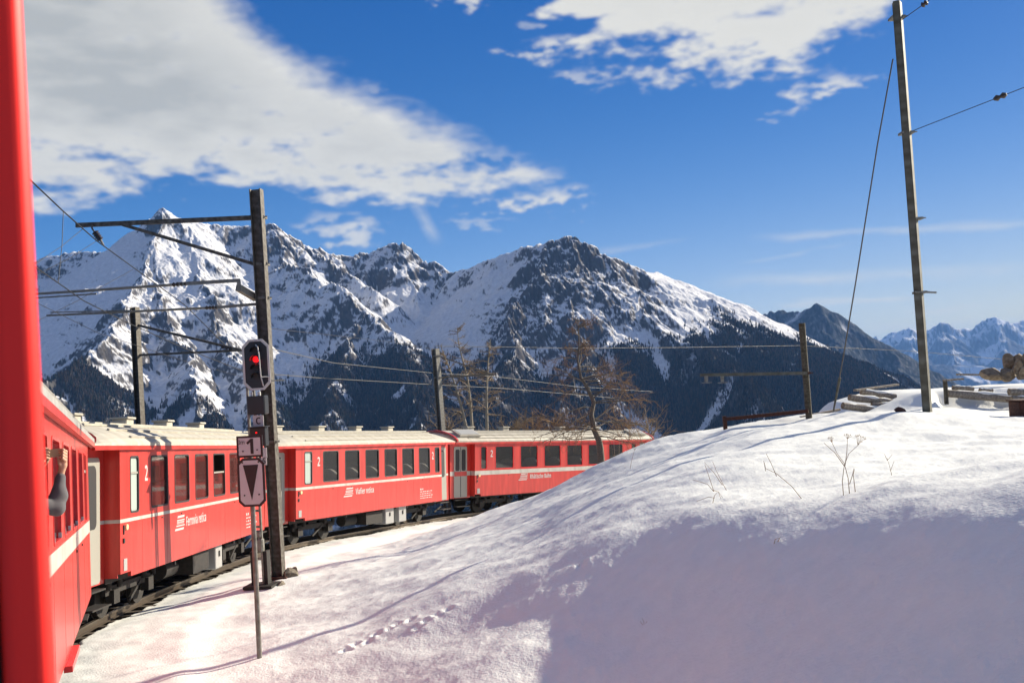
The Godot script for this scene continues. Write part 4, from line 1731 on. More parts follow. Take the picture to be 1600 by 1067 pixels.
func own_carriage() -> void:   # the camera leans out of this one: its window post stands just ahead on the left
	var o := thing("train_carriage", "out-of-focus red window post of the camera's own carriage along the left edge", "train carriage", Transform3D.IDENTITY, "red carriages of the train")
	var a := at(-10.0, -60.0, 0.55)
	var b := at(49.0, 1160.0, 0.55)
	var d := (a - b).normalized()
	var s := Vector3(0.885, 0, -0.466)   # square to the side wall
	s = (s - d * s.dot(d)).normalized()
	var u := d.cross(s)
	var g := Geo.new()
	g.prism(rounded(-0.0128, -0.0225, 0.0128, 0.0225, 0.0085, 6), Transform3D(Basis(s, -u, d), b), (a - b).length())
	put("window_post", g, mats["red_post"], o)
	g = Geo.new()
	g.prism(rounded(-0.05, -0.02, -0.0128, 0.02, 0.006), Transform3D(Basis(s, -u, d), b), (a - b).length())
	put("window_seal", g, mats["rubber"], o)
	var dir := Vector3(-0.466, 0, -0.885)
	var foot := at(-6.0, 600.0, 0.57) - s * 0.02
	var wall := Transform3D(Basis(s, Vector3.UP, -dir), Vector3(foot.x, 0, foot.z))
	g = Geo.new()
	g.box(wall * Vector3(-0.16, -1.22, 0.55), Vector3(0.06, 1.15, 1.3), wall.basis)
	put("side_wall", g, mats["red_paint"], o)
	g = Geo.new()
	g.box(wall * Vector3(-0.16, 0.70, 0.55), Vector3(0.06, 0.35, 1.3), wall.basis)
	put("window_header", g, mats["red_paint"], o)

# ---------------------------------------------------------------- masts, signal, wires
func beam_h(g: Geo, foot: Vector3, top: Vector3, w: float, dep: float, t: float, face: Vector3) -> void:   # H-section; its flanges face along «face»
	var d := (top - foot).normalized()
	var x := (face - d * face.dot(d)).normalized()
	var z := x.cross(d)
	var b := Basis(x, d, z)
	var m := (foot + top) * 0.5
	var l := (top - foot).length()
	g.box(m + x * (w - t) * 0.5, Vector3(t, l, dep), b)
	g.box(m - x * (w - t) * 0.5, Vector3(t, l, dep), b)
	g.box(m, Vector3(w - 2.0 * t, l, t * 0.8), b)

func clamp_band(o: Node3D, p: Vector3, w: float, d: float, m: Material) -> void:
	var g := Geo.new()
	g.box(p, Vector3(w, 0.05, d))
	g.rod(p + Vector3(w * 0.5, 0, d * 0.4), p + Vector3(w * 0.5 + 0.06, 0, d * 0.4), 0.015, 6)
	put("clamp", g, m, o)

func insulator(o: Node3D, a: Vector3, b: Vector3, r: float, n: int) -> void:
	var pts := PackedVector3Array()
	var rad := PackedFloat32Array()
	for i in n * 2 + 1:
		pts.append(a.lerp(b, float(i) / (n * 2)))
		rad.append(r if i % 2 == 1 else r * 0.45)
	var g := Geo.new()
	g.tube(pts, rad, 10)
	put("insulator", g, mats["insulator"], o)

func arm(o: Node3D, called: String, a: Vector3, b: Vector3, w: float, h: float, m: Material) -> void:
	var g := Geo.new()
	g.bar(a, b, w, h)
	put(called, g, m, o)

func masts() -> void:
	var steel: Material = mats["mast_steel"]
	var galv: Material = mats["galvanised"]
	# the near mast beside the signal
	var zm := 22.0
	var foot := at(435.5, 903, zm)
	var top := at(402.5, 298, zm)
	top.z = foot.z + 0.15
	var o := thing("catenary_mast", "tall steel catenary mast behind the red signal, with a long arm over the carriages", "catenary mast", Transform3D(Basis.IDENTITY, foot), "steel masts beside the railway")
	var rel := func(px: float, py: float, z: float) -> Vector3: return at(px, py, z) - foot
	var g := Geo.new()
	beam_h(g, Vector3(0, -0.3, 0), top - foot, 0.25, 0.22, 0.022, Vector3(1, 0, 0.12))
	put("post", g, steel, o)
	arm(o, "upper_arm", rel.call(396, 340, zm), rel.call(118, 352, zm + 0.3), 0.07, 0.10, steel)
	arm(o, "brace", rel.call(398, 413, zm), rel.call(191, 351, zm + 0.22), 0.05, 0.075, steel)
	arm(o, "bracket", rel.call(400, 466, zm), rel.call(371, 449, zm - 0.5), 0.12, 0.14, galv)
	arm(o, "hanger", rel.call(372, 436, zm - 0.5), rel.call(374, 455, zm - 0.5), 0.07, 0.07, galv)
	arm(o, "steady_arm", rel.call(374, 438, zm - 0.5), rel.call(275, 444, zm - 0.4), 0.05, 0.075, galv)
	g = Geo.new()
	g.tube(PackedVector3Array([rel.call(282, 444, zm - 0.4), rel.call(120, 455, zm - 0.3), rel.call(40, 460, zm - 0.2)]), wide([0.032, 0.03, 0.026]), 8)
	put("steady_tube", g, galv, o)
	g = Geo.new()
	g.tube(PackedVector3Array([rel.call(150, 459, zm - 0.3), rel.call(48, 466, zm - 0.2)]), wide([0.018, 0.018]), 6)
	put("steady_tube", g, galv, o)
	insulator(o, rel.call(292, 443, zm - 0.4), rel.call(268, 445, zm - 0.4), 0.055, 4)
	arm(o, "steady_arm", rel.call(401, 475, zm), rel.call(330, 481, zm + 0.1), 0.045, 0.06, galv)
	g = Geo.new()
	g.tube(PackedVector3Array([rel.call(345, 480, zm + 0.1), rel.call(180, 488, zm + 0.2), rel.call(72, 493, zm + 0.3)]), wide([0.028, 0.026, 0.022]), 8)
	put("steady_tube", g, galv, o)
	g = Geo.new()
	g.tube(PackedVector3Array([rel.call(205, 485, zm + 0.2), rel.call(78, 488, zm + 0.3)]), wide([0.015, 0.015]), 6)
	put("steady_tube", g, galv, o)
	insulator(o, rel.call(340, 480, zm + 0.1), rel.call(320, 481, zm + 0.1), 0.05, 4)
	for y: float in [340, 413, 466, 690]:
		clamp_band(o, rel.call(402.5 + (y - 298) * 0.0545, y, zm), 0.29, 0.27, galv)
	g = Geo.new()
	g.tube(PackedVector3Array([rel.call(142, 350, zm + 0.2), rel.call(143, 357, zm + 0.2), rel.call(148, 364, zm + 0.2)]), wide([0.02, 0.02, 0.02]), 6)
	put("hook", g, steel, o)
	insulator(o, rel.call(147, 362, zm + 0.2), rel.call(156, 375, zm + 0.2), 0.085, 4)
	g = Geo.new()
	g.tube(PackedVector3Array([rel.call(156, 375, zm + 0.2), rel.call(161, 383, zm + 0.2)]), wide([0.03, 0.02]), 6)
	put("wire_clamp", g, galv, o)
	# its footing
	g = Geo.new()
	g.bevel(Vector3(0.08, -0.30, -0.02), Vector3(0.62, 0.5, 0.62), 0.06)
	put("foundation", g, mats["concrete"], o)
	g = Geo.new()
	g.box(Vector3(0.0, 0.02, 0.0), Vector3(0.42, 0.05, 0.42))
	for q: Vector2 in [Vector2(-0.16, 0.16), Vector2(0.16, 0.16), Vector2(0.16, -0.16)]:
		g.rod(Vector3(q.x, 0.0, q.y), Vector3(q.x, 0.16, q.y), 0.02, 6)
	put("base_plate", g, mats["rust"], o)
	# the second mast, behind the second carriage
	zm = 31.0
	foot = at(217.5, 668, zm)
	foot.y = lane_at(foot.x, -foot.z).y - 0.6
	top = at(209.5, 480, zm)
	top.z = foot.z
	rel = func(px: float, py: float, z: float) -> Vector3: return at(px, py, z) - foot
	o = thing("catenary_mast", "dark slim catenary mast rising behind the roof of the second carriage", "catenary mast", Transform3D(Basis.IDENTITY, foot), "steel masts beside the railway")
	g = Geo.new()
	beam_h(g, Vector3(0.1, 0, 0), top - foot, 0.22, 0.20, 0.022, Vector3(1, 0, 0.4))
	put("post", g, steel, o)
	arm(o, "brace", rel.call(214, 508, zm), rel.call(380, 548, zm - 0.8), 0.06, 0.075, steel)
	arm(o, "lower_arm", rel.call(215, 555, zm), rel.call(382, 547, zm - 0.8), 0.06, 0.07, steel)
	insulator(o, rel.call(345, 541, zm - 0.7), rel.call(362, 545, zm - 0.72), 0.07, 3)
	# the third, between the third and fourth carriages
	zm = 48.5
	foot = at(688, 680, zm)
	foot.y = -6.3
	top = at(680, 545, zm)
	top.z = foot.z
	rel = func(px: float, py: float, z: float) -> Vector3: return at(px, py, z) - foot
	o = thing("catenary_mast", "grey catenary mast standing behind the joint of the third and farthest carriages", "catenary mast", Transform3D(Basis.IDENTITY, foot), "steel masts beside the railway")
	g = Geo.new()
	beam_h(g, Vector3(0.2, 0, 0), top - foot, 0.30, 0.26, 0.03, Vector3(1, 0, 0.9))
	put("post", g, galv, o)
	arm(o, "arm", rel.call(684, 590, zm), rel.call(770, 585, zm + 1.2), 0.06, 0.09, steel)
	arm(o, "brace", rel.call(682, 555, zm), rel.call(762, 583, zm + 1.1), 0.05, 0.05, steel)
	clamp_band(o, rel.call(682.5, 556, zm), 0.38, 0.36, galv)
	clamp_band(o, rel.call(684.5, 590, zm), 0.38, 0.36, galv)

func signals() -> void:
	var blk: Material = mats["sign_black"]
	var wht: Material = mats["sign_white"]
	var zs := 21.2
	var foot := at(407, 916, zs)
	var up := (at(391, 610, zs) - at(407, 916, zs))
	up.z = 0.0
	up = up.normalized()
	var x := Vector3(1, 0, 0.10)
	x = (x - up * x.dot(up)).normalized()
	var face := Transform3D(Basis(x, up, x.cross(up)), foot)   # z towards the camera
	var o := thing("railway_signal", "railway signal with a red light, on a lattice post in front of the mast", "railway signal", face)
	var inv := face.affine_inverse()
	var rel := func(px: float, py: float) -> Vector3: return inv * at(px, py, zs)
	var g := Geo.new()
	var h: float = rel.call(398, 700).y
	for q: float in [-0.07, 0.07]:   # lattice post
		g.span(Vector3(q - 0.022, 0.0, -0.03), Vector3(q + 0.022, h + 1.55, 0.03))
	put("post", g, mats["galvanised"], o)
	for i in 9:
		g = Geo.new()
		g.span(Vector3(-0.05, 0.55 + i * 0.34, -0.018), Vector3(0.05, 0.60 + i * 0.34, 0.018))
		put("rung", g, mats["galvanised"], o)
	g = Geo.new()
	g.bevel(Vector3(0, 0.86, 0.0), Vector3(0.22, 0.30, 0.16), 0.03)
	g.bevel(Vector3(0, 1.10, 0.0), Vector3(0.17, 0.16, 0.13), 0.03)
	put("collar", g, mats["galvanised"], o)
	g = Geo.new()
	for q: float in [-0.15, 0.15]:
		g.span(Vector3(q - 0.03, -0.05, -0.16), Vector3(q + 0.03, 0.74, 0.05))
	g.span(Vector3(-0.30, -0.02, -0.3), Vector3(0.32, 0.04, 0.25))
	put("foot_frame", g, mats["underframe"], o)
	g = Geo.new()
	g.bevel(Vector3(0.05, -0.26, -0.05), Vector3(0.72, 0.42, 0.6), 0.05)
	put("foundation", g, mats["concrete"], o)
	# main lamp board
	var c: Vector3 = rel.call(402.5, 570)
	var hw := 0.30
	var hh := 0.545
	var f := Transform3D(Basis.IDENTITY, Vector3(c.x, c.y, 0.06))
	g = Geo.new()
	g.prism(oct(-hw, -hh, hw, hh, 0.15), f, 0.02)
	var head := put("signal_board", g, blk, o)
	g = Geo.new()
	g.ring(oct(-hw, -hh, hw, hh, 0.15), oct(-hw + 0.048, -hh + 0.048, hw - 0.048, hh - 0.048, 0.13), Transform3D(Basis.IDENTITY, f.origin + Vector3(0, 0, 0.02)), 0.012)
	put("board_edge", g, mats["signal_edge"], head)
	g = Geo.new()
	g.bevel(Vector3(c.x, c.y, -0.06), Vector3(0.34, 0.86, 0.22), 0.03)
	put("lamp_housing", g, blk, head)
	for k in 4:   # lenses and their hoods
		var y := c.y + 0.30 - k * 0.185
		g = Geo.new()
		g.rod(Vector3(c.x, y, 0.08), Vector3(c.x, y, 0.095), 0.066, 16)
		var lamp := put("signal_lamp" if k == 1 else "dark_lens", g, mats["signal_light"] if k == 1 else mats["rubber"], head)
		if k == 1:
			var l := OmniLight3D.new()
			l.name = "signal_glow"
			l.position = Vector3(c.x, y, 0.13)
			l.light_color = Color(1.0, 0.06, 0.06)
			l.light_energy = 0.02
			l.light_size = 0.06
			l.omni_range = 30.0
			l.omni_attenuation = 2.0
			l.shadow_enabled = true
			lamp.add_child(l)
		g = Geo.new()
		for e in 9:
			var a0 := PI * (-0.05 + 1.1 * e / 9.0)
			var a1 := PI * (-0.05 + 1.1 * (e + 1) / 9.0)
			var p0 := Vector3(c.x + cos(a0) * 0.092, y + sin(a0) * 0.092, 0.08)
			var p1 := Vector3(c.x + cos(a1) * 0.092, y + sin(a1) * 0.092, 0.08)
			var reach := Vector3(0, -0.01, 0.13)
			g.quad(p0, p1, p1 + reach, p0 + reach)
		put("lamp_hood", g, blk, head)
	g = Geo.new()   # white guard rail in front of the lamps
	g.tube(PackedVector3Array([Vector3(c.x + 0.03, c.y + 0.42, 0.14), Vector3(c.x + 0.10, c.y + 0.36, 0.22), Vector3(c.x + 0.125, c.y + 0.2, 0.23), Vector3(c.x + 0.14, c.y - 0.25, 0.23), Vector3(c.x + 0.14, c.y - 0.46, 0.10)]), wide([0.014]), 6)
	g.rod(Vector3(c.x + 0.14, c.y - 0.27, 0.22), Vector3(c.x + 0.27, c.y - 0.27, 0.1), 0.012, 6)
	put("guard_rail", g, mats["signal_edge"], head)
	g = Geo.new()
	g.bar(Vector3(c.x + 0.26, c.y - 0.36, 0.03), Vector3(c.x + 0.5, c.y - 0.36, -0.2), 0.03, 0.03)
	put("stay", g, mats["galvanised"], o)
	# the box under it, the letter plate, the small shunting lamp
	c = rel.call(402.5, 633)
	g = Geo.new()
	g.bevel(Vector3(c.x, c.y, 0.0), Vector3(0.40, 0.40, 0.26), 0.02)
	var sb := put("speed_box", g, blk, o)
	g = Geo.new()
	for q: Vector2 in [Vector2(-0.1, 0.24), Vector2(0.06, 0.24)]:
		g.box(Vector3(c.x + q.x, c.y + q.y, 0.04), Vector3(0.05, 0.09, 0.05))
	put("fixing", g, mats["signal_edge"], sb)
	c = rel.call(405, 657.5)
	g = Geo.new()
	g.span(Vector3(c.x - 0.115, c.y - 0.12, 0.05), Vector3(c.x + 0.115, c.y + 0.12, 0.065))
	var lp := put("letter_plate", g, wht, o)
	text("C", 0.145, mats["black_print"], lp, "letter", Transform3D(Basis.IDENTITY, Vector3(c.x, c.y, 0.068)), 0.95, true)
	c = rel.call(405.5, 682)
	g = Geo.new()
	g.bevel(Vector3(c.x, c.y, 0.02), Vector3(0.34, 0.40, 0.22), 0.015)
	g.box(Vector3(c.x + 0.02, c.y + 0.21, 0.1), Vector3(0.40, 0.02, 0.3))
	var sh := put("shunting_box", g, blk, o)
	g = Geo.new()
	g.rod(Vector3(c.x - 0.02, c.y + 0.09, 0.125), Vector3(c.x - 0.02, c.y + 0.09, 0.14), 0.018, 10)
	put("signal_lamp", g, mats["signal_light"], sh)
	for q: Array in [[414.5, 707, 0.11, 0.22, ""], [414, 720, 0.12, 0.17, "6"]]:
		c = rel.call(q[0], q[1])
		g = Geo.new()
		g.span(Vector3(c.x - q[2] * 0.5, c.y - q[3] * 0.5, 0.05), Vector3(c.x + q[2] * 0.5, c.y + q[3] * 0.5, 0.062))
		var np := put("number_plate", g, wht, o)
		if q[4]:
			text(q[4], 0.12, mats["black_print"], np, "number", Transform3D(Basis.IDENTITY, Vector3(c.x, c.y, 0.065)), 0.9, true)
	# the nearer sign post
	var z2 := 13.4
	foot = on_ground(404, 1052, z2)
	up = at(392, 790, z2) - at(404, 1052, z2)
	up.z = 0.0
	up = up.normalized()
	x = Vector3(1, 0, 0.06)
	x = (x - up * x.dot(up)).normalized()
	face = Transform3D(Basis(x, up, x.cross(up)), foot)
	inv = face.affine_inverse()
	rel = func(px: float, py: float) -> Vector3: return inv * at(px, py, z2)
	o = thing("track_sign", "grey sign post with a white number plate above a black triangle plate", "railway sign", face)
	g = Geo.new()
	var ytop: float = rel.call(390, 690).y
	g.rod(Vector3(0, -0.3, -0.05), Vector3(0, ytop, -0.05), 0.034, 12)
	put("post", g, mats["galvanised"], o)
	c = rel.call(390, 697.5)
	var w := 0.178
	var hh2 := 0.145
	g = Geo.new()
	g.span(Vector3(c.x - w, c.y - hh2, 0.0), Vector3(c.x + w, c.y + hh2, 0.018))
	var pl := put("number_plate", g, blk, o)
	g = Geo.new()
	g.span(Vector3(c.x - w + 0.028, c.y - hh2 + 0.028, 0.019), Vector3(c.x + w - 0.028, c.y + hh2 - 0.028, 0.021))
	put("plate_face", g, wht, pl)
	text("1", 0.205, mats["black_print"], pl, "number", Transform3D(Basis.IDENTITY, Vector3(c.x + 0.02, c.y - 0.002, 0.024)), 0.95, true)
	text("Im", 0.052, mats["black_print"], pl, "unit", Transform3D(Basis.IDENTITY, Vector3(c.x - 0.105, c.y + 0.06, 0.024)))
	g = Geo.new()
	for q: Vector2 in [Vector2(-0.09, -0.06), Vector2(0.105, -0.05)]:
		g.rod(Vector3(c.x + q.x, c.y + q.y, 0.02), Vector3(c.x + q.x, c.y + q.y, 0.03), 0.011, 8)
	put("bolt", g, blk, pl)
	c = rel.call(393, 753.5)
	var a := 0.186
	var b := 0.325
	g = Geo.new()
	g.prism(oct(-a, -b, a, b, 0.07), Transform3D(Basis.IDENTITY, Vector3(c.x, c.y, 0.0)), 0.018)
	pl = put("triangle_plate", g, blk, o)
	g = Geo.new()
	g.prism(oct(-a + 0.03, -b + 0.03, a - 0.03, b - 0.03, 0.058), Transform3D(Basis.IDENTITY, Vector3(c.x, c.y, 0.019)), 0.002)
	put("plate_face", g, wht, pl)
	g = Geo.new()
	g.prism(PackedVector2Array([Vector2(0.0, -0.24), Vector2(0.105, 0.235), Vector2(-0.105, 0.235)]), Transform3D(Basis.IDENTITY, Vector3(c.x, c.y, 0.022)), 0.003)
	put("triangle", g, mats["black_print"], pl)
	g = Geo.new()
	for q: Vector2 in [Vector2(-0.1, -0.17), Vector2(0.1, -0.165), Vector2(-0.11, 0.27), Vector2(0.11, 0.27)]:
		g.rod(Vector3(c.x + q.x, c.y + q.y, 0.02), Vector3(c.x + q.x, c.y + q.y, 0.03), 0.011, 8)
	put("bolt", g, blk, pl)

func wire(called: String, label: String, pts: Array, r: float, pale := false, group := "") -> MeshInstance3D:
	var g := Geo.new()
	g.tube(path(pts), wide([r]), 5)
	var o := put(called, g, mats["wire_pale" if pale else "wire"])
	tag(o, label, "wire", group)
	return o

func wires() -> void:
	wire("messenger_wire", "thick upper wire running down from the top left past the mast's arm", [[-60, 192, 12.0], [42, 277, 15.5], [98, 330, 18.6], [150, 376, 21.5], [205, 416, 24.5], [290, 478, 29.0], [352, 540, 30.4]], 0.014)
	wire("contact_wire", "lower wire hung below the thick upper wire at the far left", [[-60, 340, 11.0], [45, 411, 15.0], [90, 442, 18.0], [130, 470, 20.5], [200, 505, 24.0], [290, 545, 28.0], [380, 580, 31.0], [428, 590, 34.0]], 0.012)
	wire("feeder_wire", "thin slanting wire lowest of those in front of the pyramid peak", [[-40, 425, 14.0], [54, 472, 17.0], [152, 520, 21.0], [290, 565, 26.0], [420, 600, 31.0]], 0.006)
	wire("dropper_wire", "upright thin wire between the two left wires", [[98, 330, 18.6], [96, 382, 18.4], [90, 442, 18.0]], 0.007)
	wire("stay_wire", "thin wire sloping down to the left from beneath the mast arm's tip", [[129, 357, 20.3], [95, 385, 19.5], [50, 415, 18.5], [-20, 462, 17]], 0.006)
	wire("stay_wire", "thin wire sloping down to the left from the mast's hanging insulator", [[152, 375, 21.6], [110, 402, 20.5], [52, 432, 18.5], [-20, 470, 17]], 0.006)
	wire("stay_wire", "thin wire sloping down left below the mast's long arm", [[207, 421, 24.6], [165, 444, 23.0], [120, 470, 21.0], [60, 500, 19.0]], 0.006)
	wire("far_wire", "pale wire from behind the mast to the grey mast's lower clamp, upper one", [[424, 545, 29.0], [520, 567, 36.0], [677, 583, 48.4], [770, 588, 55.0], [900, 604, 66.0], [1020, 612, 76]], 0.014, true)
	wire("far_wire", "pale wire beneath the upper one, passing low behind the grey mast", [[428, 585, 31.0], [505, 591, 37.0], [677, 601, 48.6], [790, 607, 57.0], [960, 622, 70.0]], 0.014, true)
	wire("far_wire", "thin dark wire crossing the snow slope from the near mast's middle", [[410, 512, 22.2], [502, 522, 27.0], [600, 533, 36.0], [683, 546, 48.3]], 0.007)
	wire("far_wire", "thin level wire running right from the grey mast's top behind the larch", [[681, 541, 48.4], [780, 542, 52.0], [886, 544, 57.0], [1060, 543, 66.0], [1250, 540, 78.0], [1431, 549, 84.0], [1574, 562, 88.0], [1700, 572, 92]], 0.016)

# ---------------------------------------------------------------- right-hand side: poles, logs, stones
func lumpy(r: Vector3, sd: int) -> Geo:
	var g := Geo.new()
	g.ball(Vector3.ZERO, Vector3.ONE, 9, 13)
	var q := RandomNumberGenerator.new()
	q.seed = sd
	var cuts := []
	for k in 13:
		cuts.append([Vector3(q.randf_range(-1, 1), q.randf_range(-1, 1), q.randf_range(-1, 1)).normalized(), q.randf_range(0.48, 0.80)])
	var o := Geo.new()
	for k in g.v.size():
		var p := g.v[k]
		for c: Array in cuts:
			var over: float = p.dot(c[0]) - c[1]
			if over > 0.0:
				p -= c[0] * over
		g.v[k] = p * r * 1.3
	for k in range(0, g.idx.size(), 3):
		o.tri(g.v[g.idx[k]], g.v[g.idx[k + 2]], g.v[g.idx[k + 1]])
	return o

func log_thing(a: Vector3, b: Vector3, r: float, label: String, flat := false) -> void:
	var o := thing("log", label, "log", Transform3D(Basis.IDENTITY, a))
	var g := Geo.new()
	if flat:
		g.bar(Vector3.ZERO, b - a, r * 2.2, r)
		put("plank", g, mats["log_grey"], o)
		return
	var n := 7
	var pts := PackedVector3Array()
	var rad := PackedFloat32Array()
	for i in n:
		pts.append((b - a) * (i / (n - 1.0)) + Vector3(rng.randf_range(-1, 1), rng.randf_range(-1, 1), rng.randf_range(-1, 1)) * r * 0.08)
		rad.append(r * rng.randf_range(0.92, 1.04))
	g.tube(pts, rad, 12)
	put("trunk", g, mats["log_grey"], o)
	var d := (b - a).normalized()
	g = Geo.new()
	g.rod(-d * 0.012, d * 0.002, r * 0.9, 12)
	put("cut_end", g, mats["stone"], o)
	g = Geo.new()
	var up := Vector3.UP * r * 0.5
	var cap := PackedVector3Array()
	var capr := PackedFloat32Array()
	for i in 9:
		cap.append((b - a) * (0.05 + 0.95 * i / 8.0) + up + Vector3(rng.randf_range(-0.15, 0.15) * r, rng.randf_range(-0.2, 0.15) * r, 0))
		capr.append(r * (0.25 if i in [0, 8] else rng.randf_range(0.62, 0.82)))
	g.tube(cap, capr, 8)
	put("snow_cap", g, mats["snow"], o)

func right_side() -> void:
	# tall pole: two steel sections side by side
	var zp := 22.0
	var foot := at(1450, 642, zp)
	var top := at(1399.5, 6, zp)
	top.z = foot.z + 0.1
	var o := thing("line_pole", "tall weathered steel pole on the snow bank at the right, held by a guy wire", "pole", Transform3D(Basis.IDENTITY, foot))
	var rel := func(px: float, py: float, z := 22.0) -> Vector3: return at(px, py, z) - foot
	var d := (top - foot).normalized()
	var turn := Vector3(0.82, 0, 0.57)
	turn = (turn - d * turn.dot(d)).normalized()
	var other := turn.cross(d)
	var b := Basis(turn, d, other)
	var l := (top - foot).length() + 0.5
	var mid := (top - foot) * 0.5 - d * 0.25
	var g := Geo.new()
	g.box(mid + turn * 0.075, Vector3(0.014, l, 0.20), b)
	g.box(mid - turn * 0.075, Vector3(0.014, l - 0.06, 0.20), b)
	g.box(mid + other * 0.02, Vector3(0.136, l - 0.05, 0.012), b)
	g.box(mid + other * 0.09 + turn * 0.0, Vector3(0.13, l + 0.02, 0.016), b)
	put("post", g, mats["pole_steel"], o)
	for q: Array in [[1402, 28, 0.30], [1417, 208, 0.28], [1432, 342, 0.24], [1438, 457, 0.24]]:
		clamp_band(o, rel.call(q[0], q[1]), q[2], 0.26, mats["galvanised"])
	g = Geo.new()
	g.bar(rel.call(1430, 456, 21.9), rel.call(1464, 457, 21.8), 0.05, 0.035)
	put("step_iron", g, mats["galvanised"], o)
	g = Geo.new()
	g.tube(path([[1396, 92, 21.95], [1372, 225, 22.3], [1338, 440, 23.0], [1318, 560, 23.5], [1303, 641, 23.8]]), wide([0.016]), 6)
	tag(put("guy_wire", g, mats["wire_pale"]), "slanting guy wire from the tall right-hand pole down to the snow", "wire")
	g = Geo.new()
	g.tube(path([[1313, 590, 23.6], [1303, 642, 23.8]]), wide([0.035, 0.02]), 6)
	tag(put("guy_anchor", g, mats["pole_steel"]), "thick anchor rod at the foot of the slanting guy wire", "anchor rod")
	for q: Array in [["line_wire", "wire leaving the tall pole's top to the upper right, with an insulator", [[1407, 33, 21.9], [1445, 6, 21.2], [1500, -36, 20]], [1441, 9, 21.25], [1450, 2.5, 21.15]], ["line_wire", "wire leaving the tall pole below its top to the right, with an insulator", [[1428, 204, 21.9], [1500, 176, 21.2], [1600, 137, 20.2], [1760, 75, 19]], [1554, 155, 20.7], [1574, 147, 20.5]]]:
		o = thing(q[0], q[1], "wire", Transform3D.IDENTITY)
		g = Geo.new()
		g.tube(path(q[2]), wide([0.009]), 5)
		put("strand", g, mats["wire"], o)
		insulator(o, at(q[3][0], q[3][1], q[3][2]), at(q[4][0], q[4][1], q[4][2]), 0.07, 2)
	# short post with a beam
	zp = 24.0
	foot = on_ground(1264, 655, zp)
	top = at(1253.5, 505, zp)
	top.z = foot.z
	rel = func(px: float, py: float, z := 24.0) -> Vector3: return at(px, py, z) - foot
	o = thing("beam_post", "short brown post on the bank's crest carrying two level beams", "post", Transform3D(Basis.IDENTITY, foot))
	g = Geo.new()
	g.rod(Vector3(0.02, -0.4, 0), top - foot, 0.078, 14)
	put("post", g, mats["post_wood"], o)
	arm(o, "beam", rel.call(1262, 583, zp - 0.08), rel.call(1094, 586, zp + 0.3), 0.07, 0.075, mats["pole_steel"])
	for q: float in [1104, 1129]:
		g = Geo.new()
		g.box(rel.call(q, 592, zp + 0.25), Vector3(0.075, 0.15, 0.05))
		g.box(rel.call(q + 1.0, 598, zp + 0.25), Vector3(0.24, 0.02, 0.08))
		put("hanger", g, mats["galvanised"], o)
	arm(o, "lower_beam", rel.call(1264, 642, zp - 0.1), rel.call(1133, 655, zp + 0.8), 0.09, 0.085, mats["rust"])
	arm(o, "beam_support", rel.call(1132, 650, zp + 0.8), rel.call(1135, 680, zp + 0.8), 0.09, 0.09, mats["rust"])
	clamp_band(o, rel.call(1259.5, 583, zp), 0.20, 0.20, mats["rust"])
	# logs and planks under the snow
	var L := func(x0: float, y0: float, z0: float, x1: float, y1: float, z1: float, r: float, label: String, flat := false) -> void:
		log_thing(at(x0, y0, z0), at(x1, y1, z1), r, label, flat)
	L.call(1318, 634, 24.0, 1408, 646, 24.4, 0.085, "grey log lowest on the left end of the stack, its end sticking out")
	L.call(1328, 621, 24.3, 1400, 630, 24.5, 0.085, "grey log above the lowest one on the stack's left end")
	L.call(1346, 612, 24.6, 1400, 620, 24.7, 0.075, "short grey log third from the bottom on the stack's left end")
	L.call(1337, 610, 24.4, 1403, 601, 25.5, 0.05, "slanting plank on top of the stack's left end", true)
	L.call(1363, 633, 24.3, 1500, 640, 24.25, 0.075, "long log half buried in the snow behind the tall pole's foot")
	L.call(1482, 615, 24.0, 1592, 624, 23.9, 0.10, "thick grey log in the drift just right of the small brown post")
	L.call(1490, 606, 24.2, 1522, 608, 24.2, 0.06, "log end peeping from the snow above the thick grey log")
	L.call(1532, 610, 24.25, 1552, 611, 24.25, 0.06, "small log end right of another one above the thick grey log")
	L.call(1578, 612, 23.3, 1680, 612, 23.3, 0.085, "grey log at the photo's right edge above the rusty box")
	L.call(1582, 623, 23.2, 1680, 624, 23.2, 0.07, "lower grey log at the photo's right edge touching the rusty box")
	L.call(1252, 652, 24.4, 1312, 640, 24.8, 0.05, "pale plank on the crest between the short post and the guy wire", true)
	L.call(1496, 585, 27.5, 1556, 586, 27.5, 0.05, "level rail behind the drift, left of the heap of stones", true)
	foot = at(1479.5, 624, 23.85)
	o = thing("wooden_post", "small brown upright post at the left end of the thick log", "post", Transform3D(Basis.IDENTITY, foot))
	g = Geo.new()
	g.bevel(Vector3(0, 0.16, 0), Vector3(0.08, 0.56, 0.08), 0.006)
	put("post", g, mats["post_wood"], o)
	g = Geo.new()
	g.bar(Vector3(-0.04, 0.455, 0), Vector3(0.46, 0.47, -0.05), 0.08, 0.045)
	put("cap_plank", g, mats["log_grey"], o)
	g = Geo.new()
	foot = at(1602, 655, 21.5)
	o = thing("rusty_box", "dark rusty metal box in the snow at the photo's right edge", "box", Transform3D(Basis.IDENTITY, foot))
	g.bevel(Vector3(0.1, 0.19, 0), Vector3(0.62, 0.42, 0.5), 0.02)
	put("box", g, mats["rust"], o)
	g = Geo.new()
	g.box(Vector3(0.1, 0.415, 0), Vector3(0.68, 0.03, 0.56))
	put("lid", g, mats["rust"], o)
	foot = on_ground(1409, 648, 21.6)
	o = thing("rusty_stump", "rusty brown lump poking out of the snow left of the tall pole's foot", "stump", Transform3D(Basis(Vector3.UP, 0.5), foot))
	put("lump", lumpy(Vector3(0.16, 0.09, 0.1), 77), mats["rust"], o)
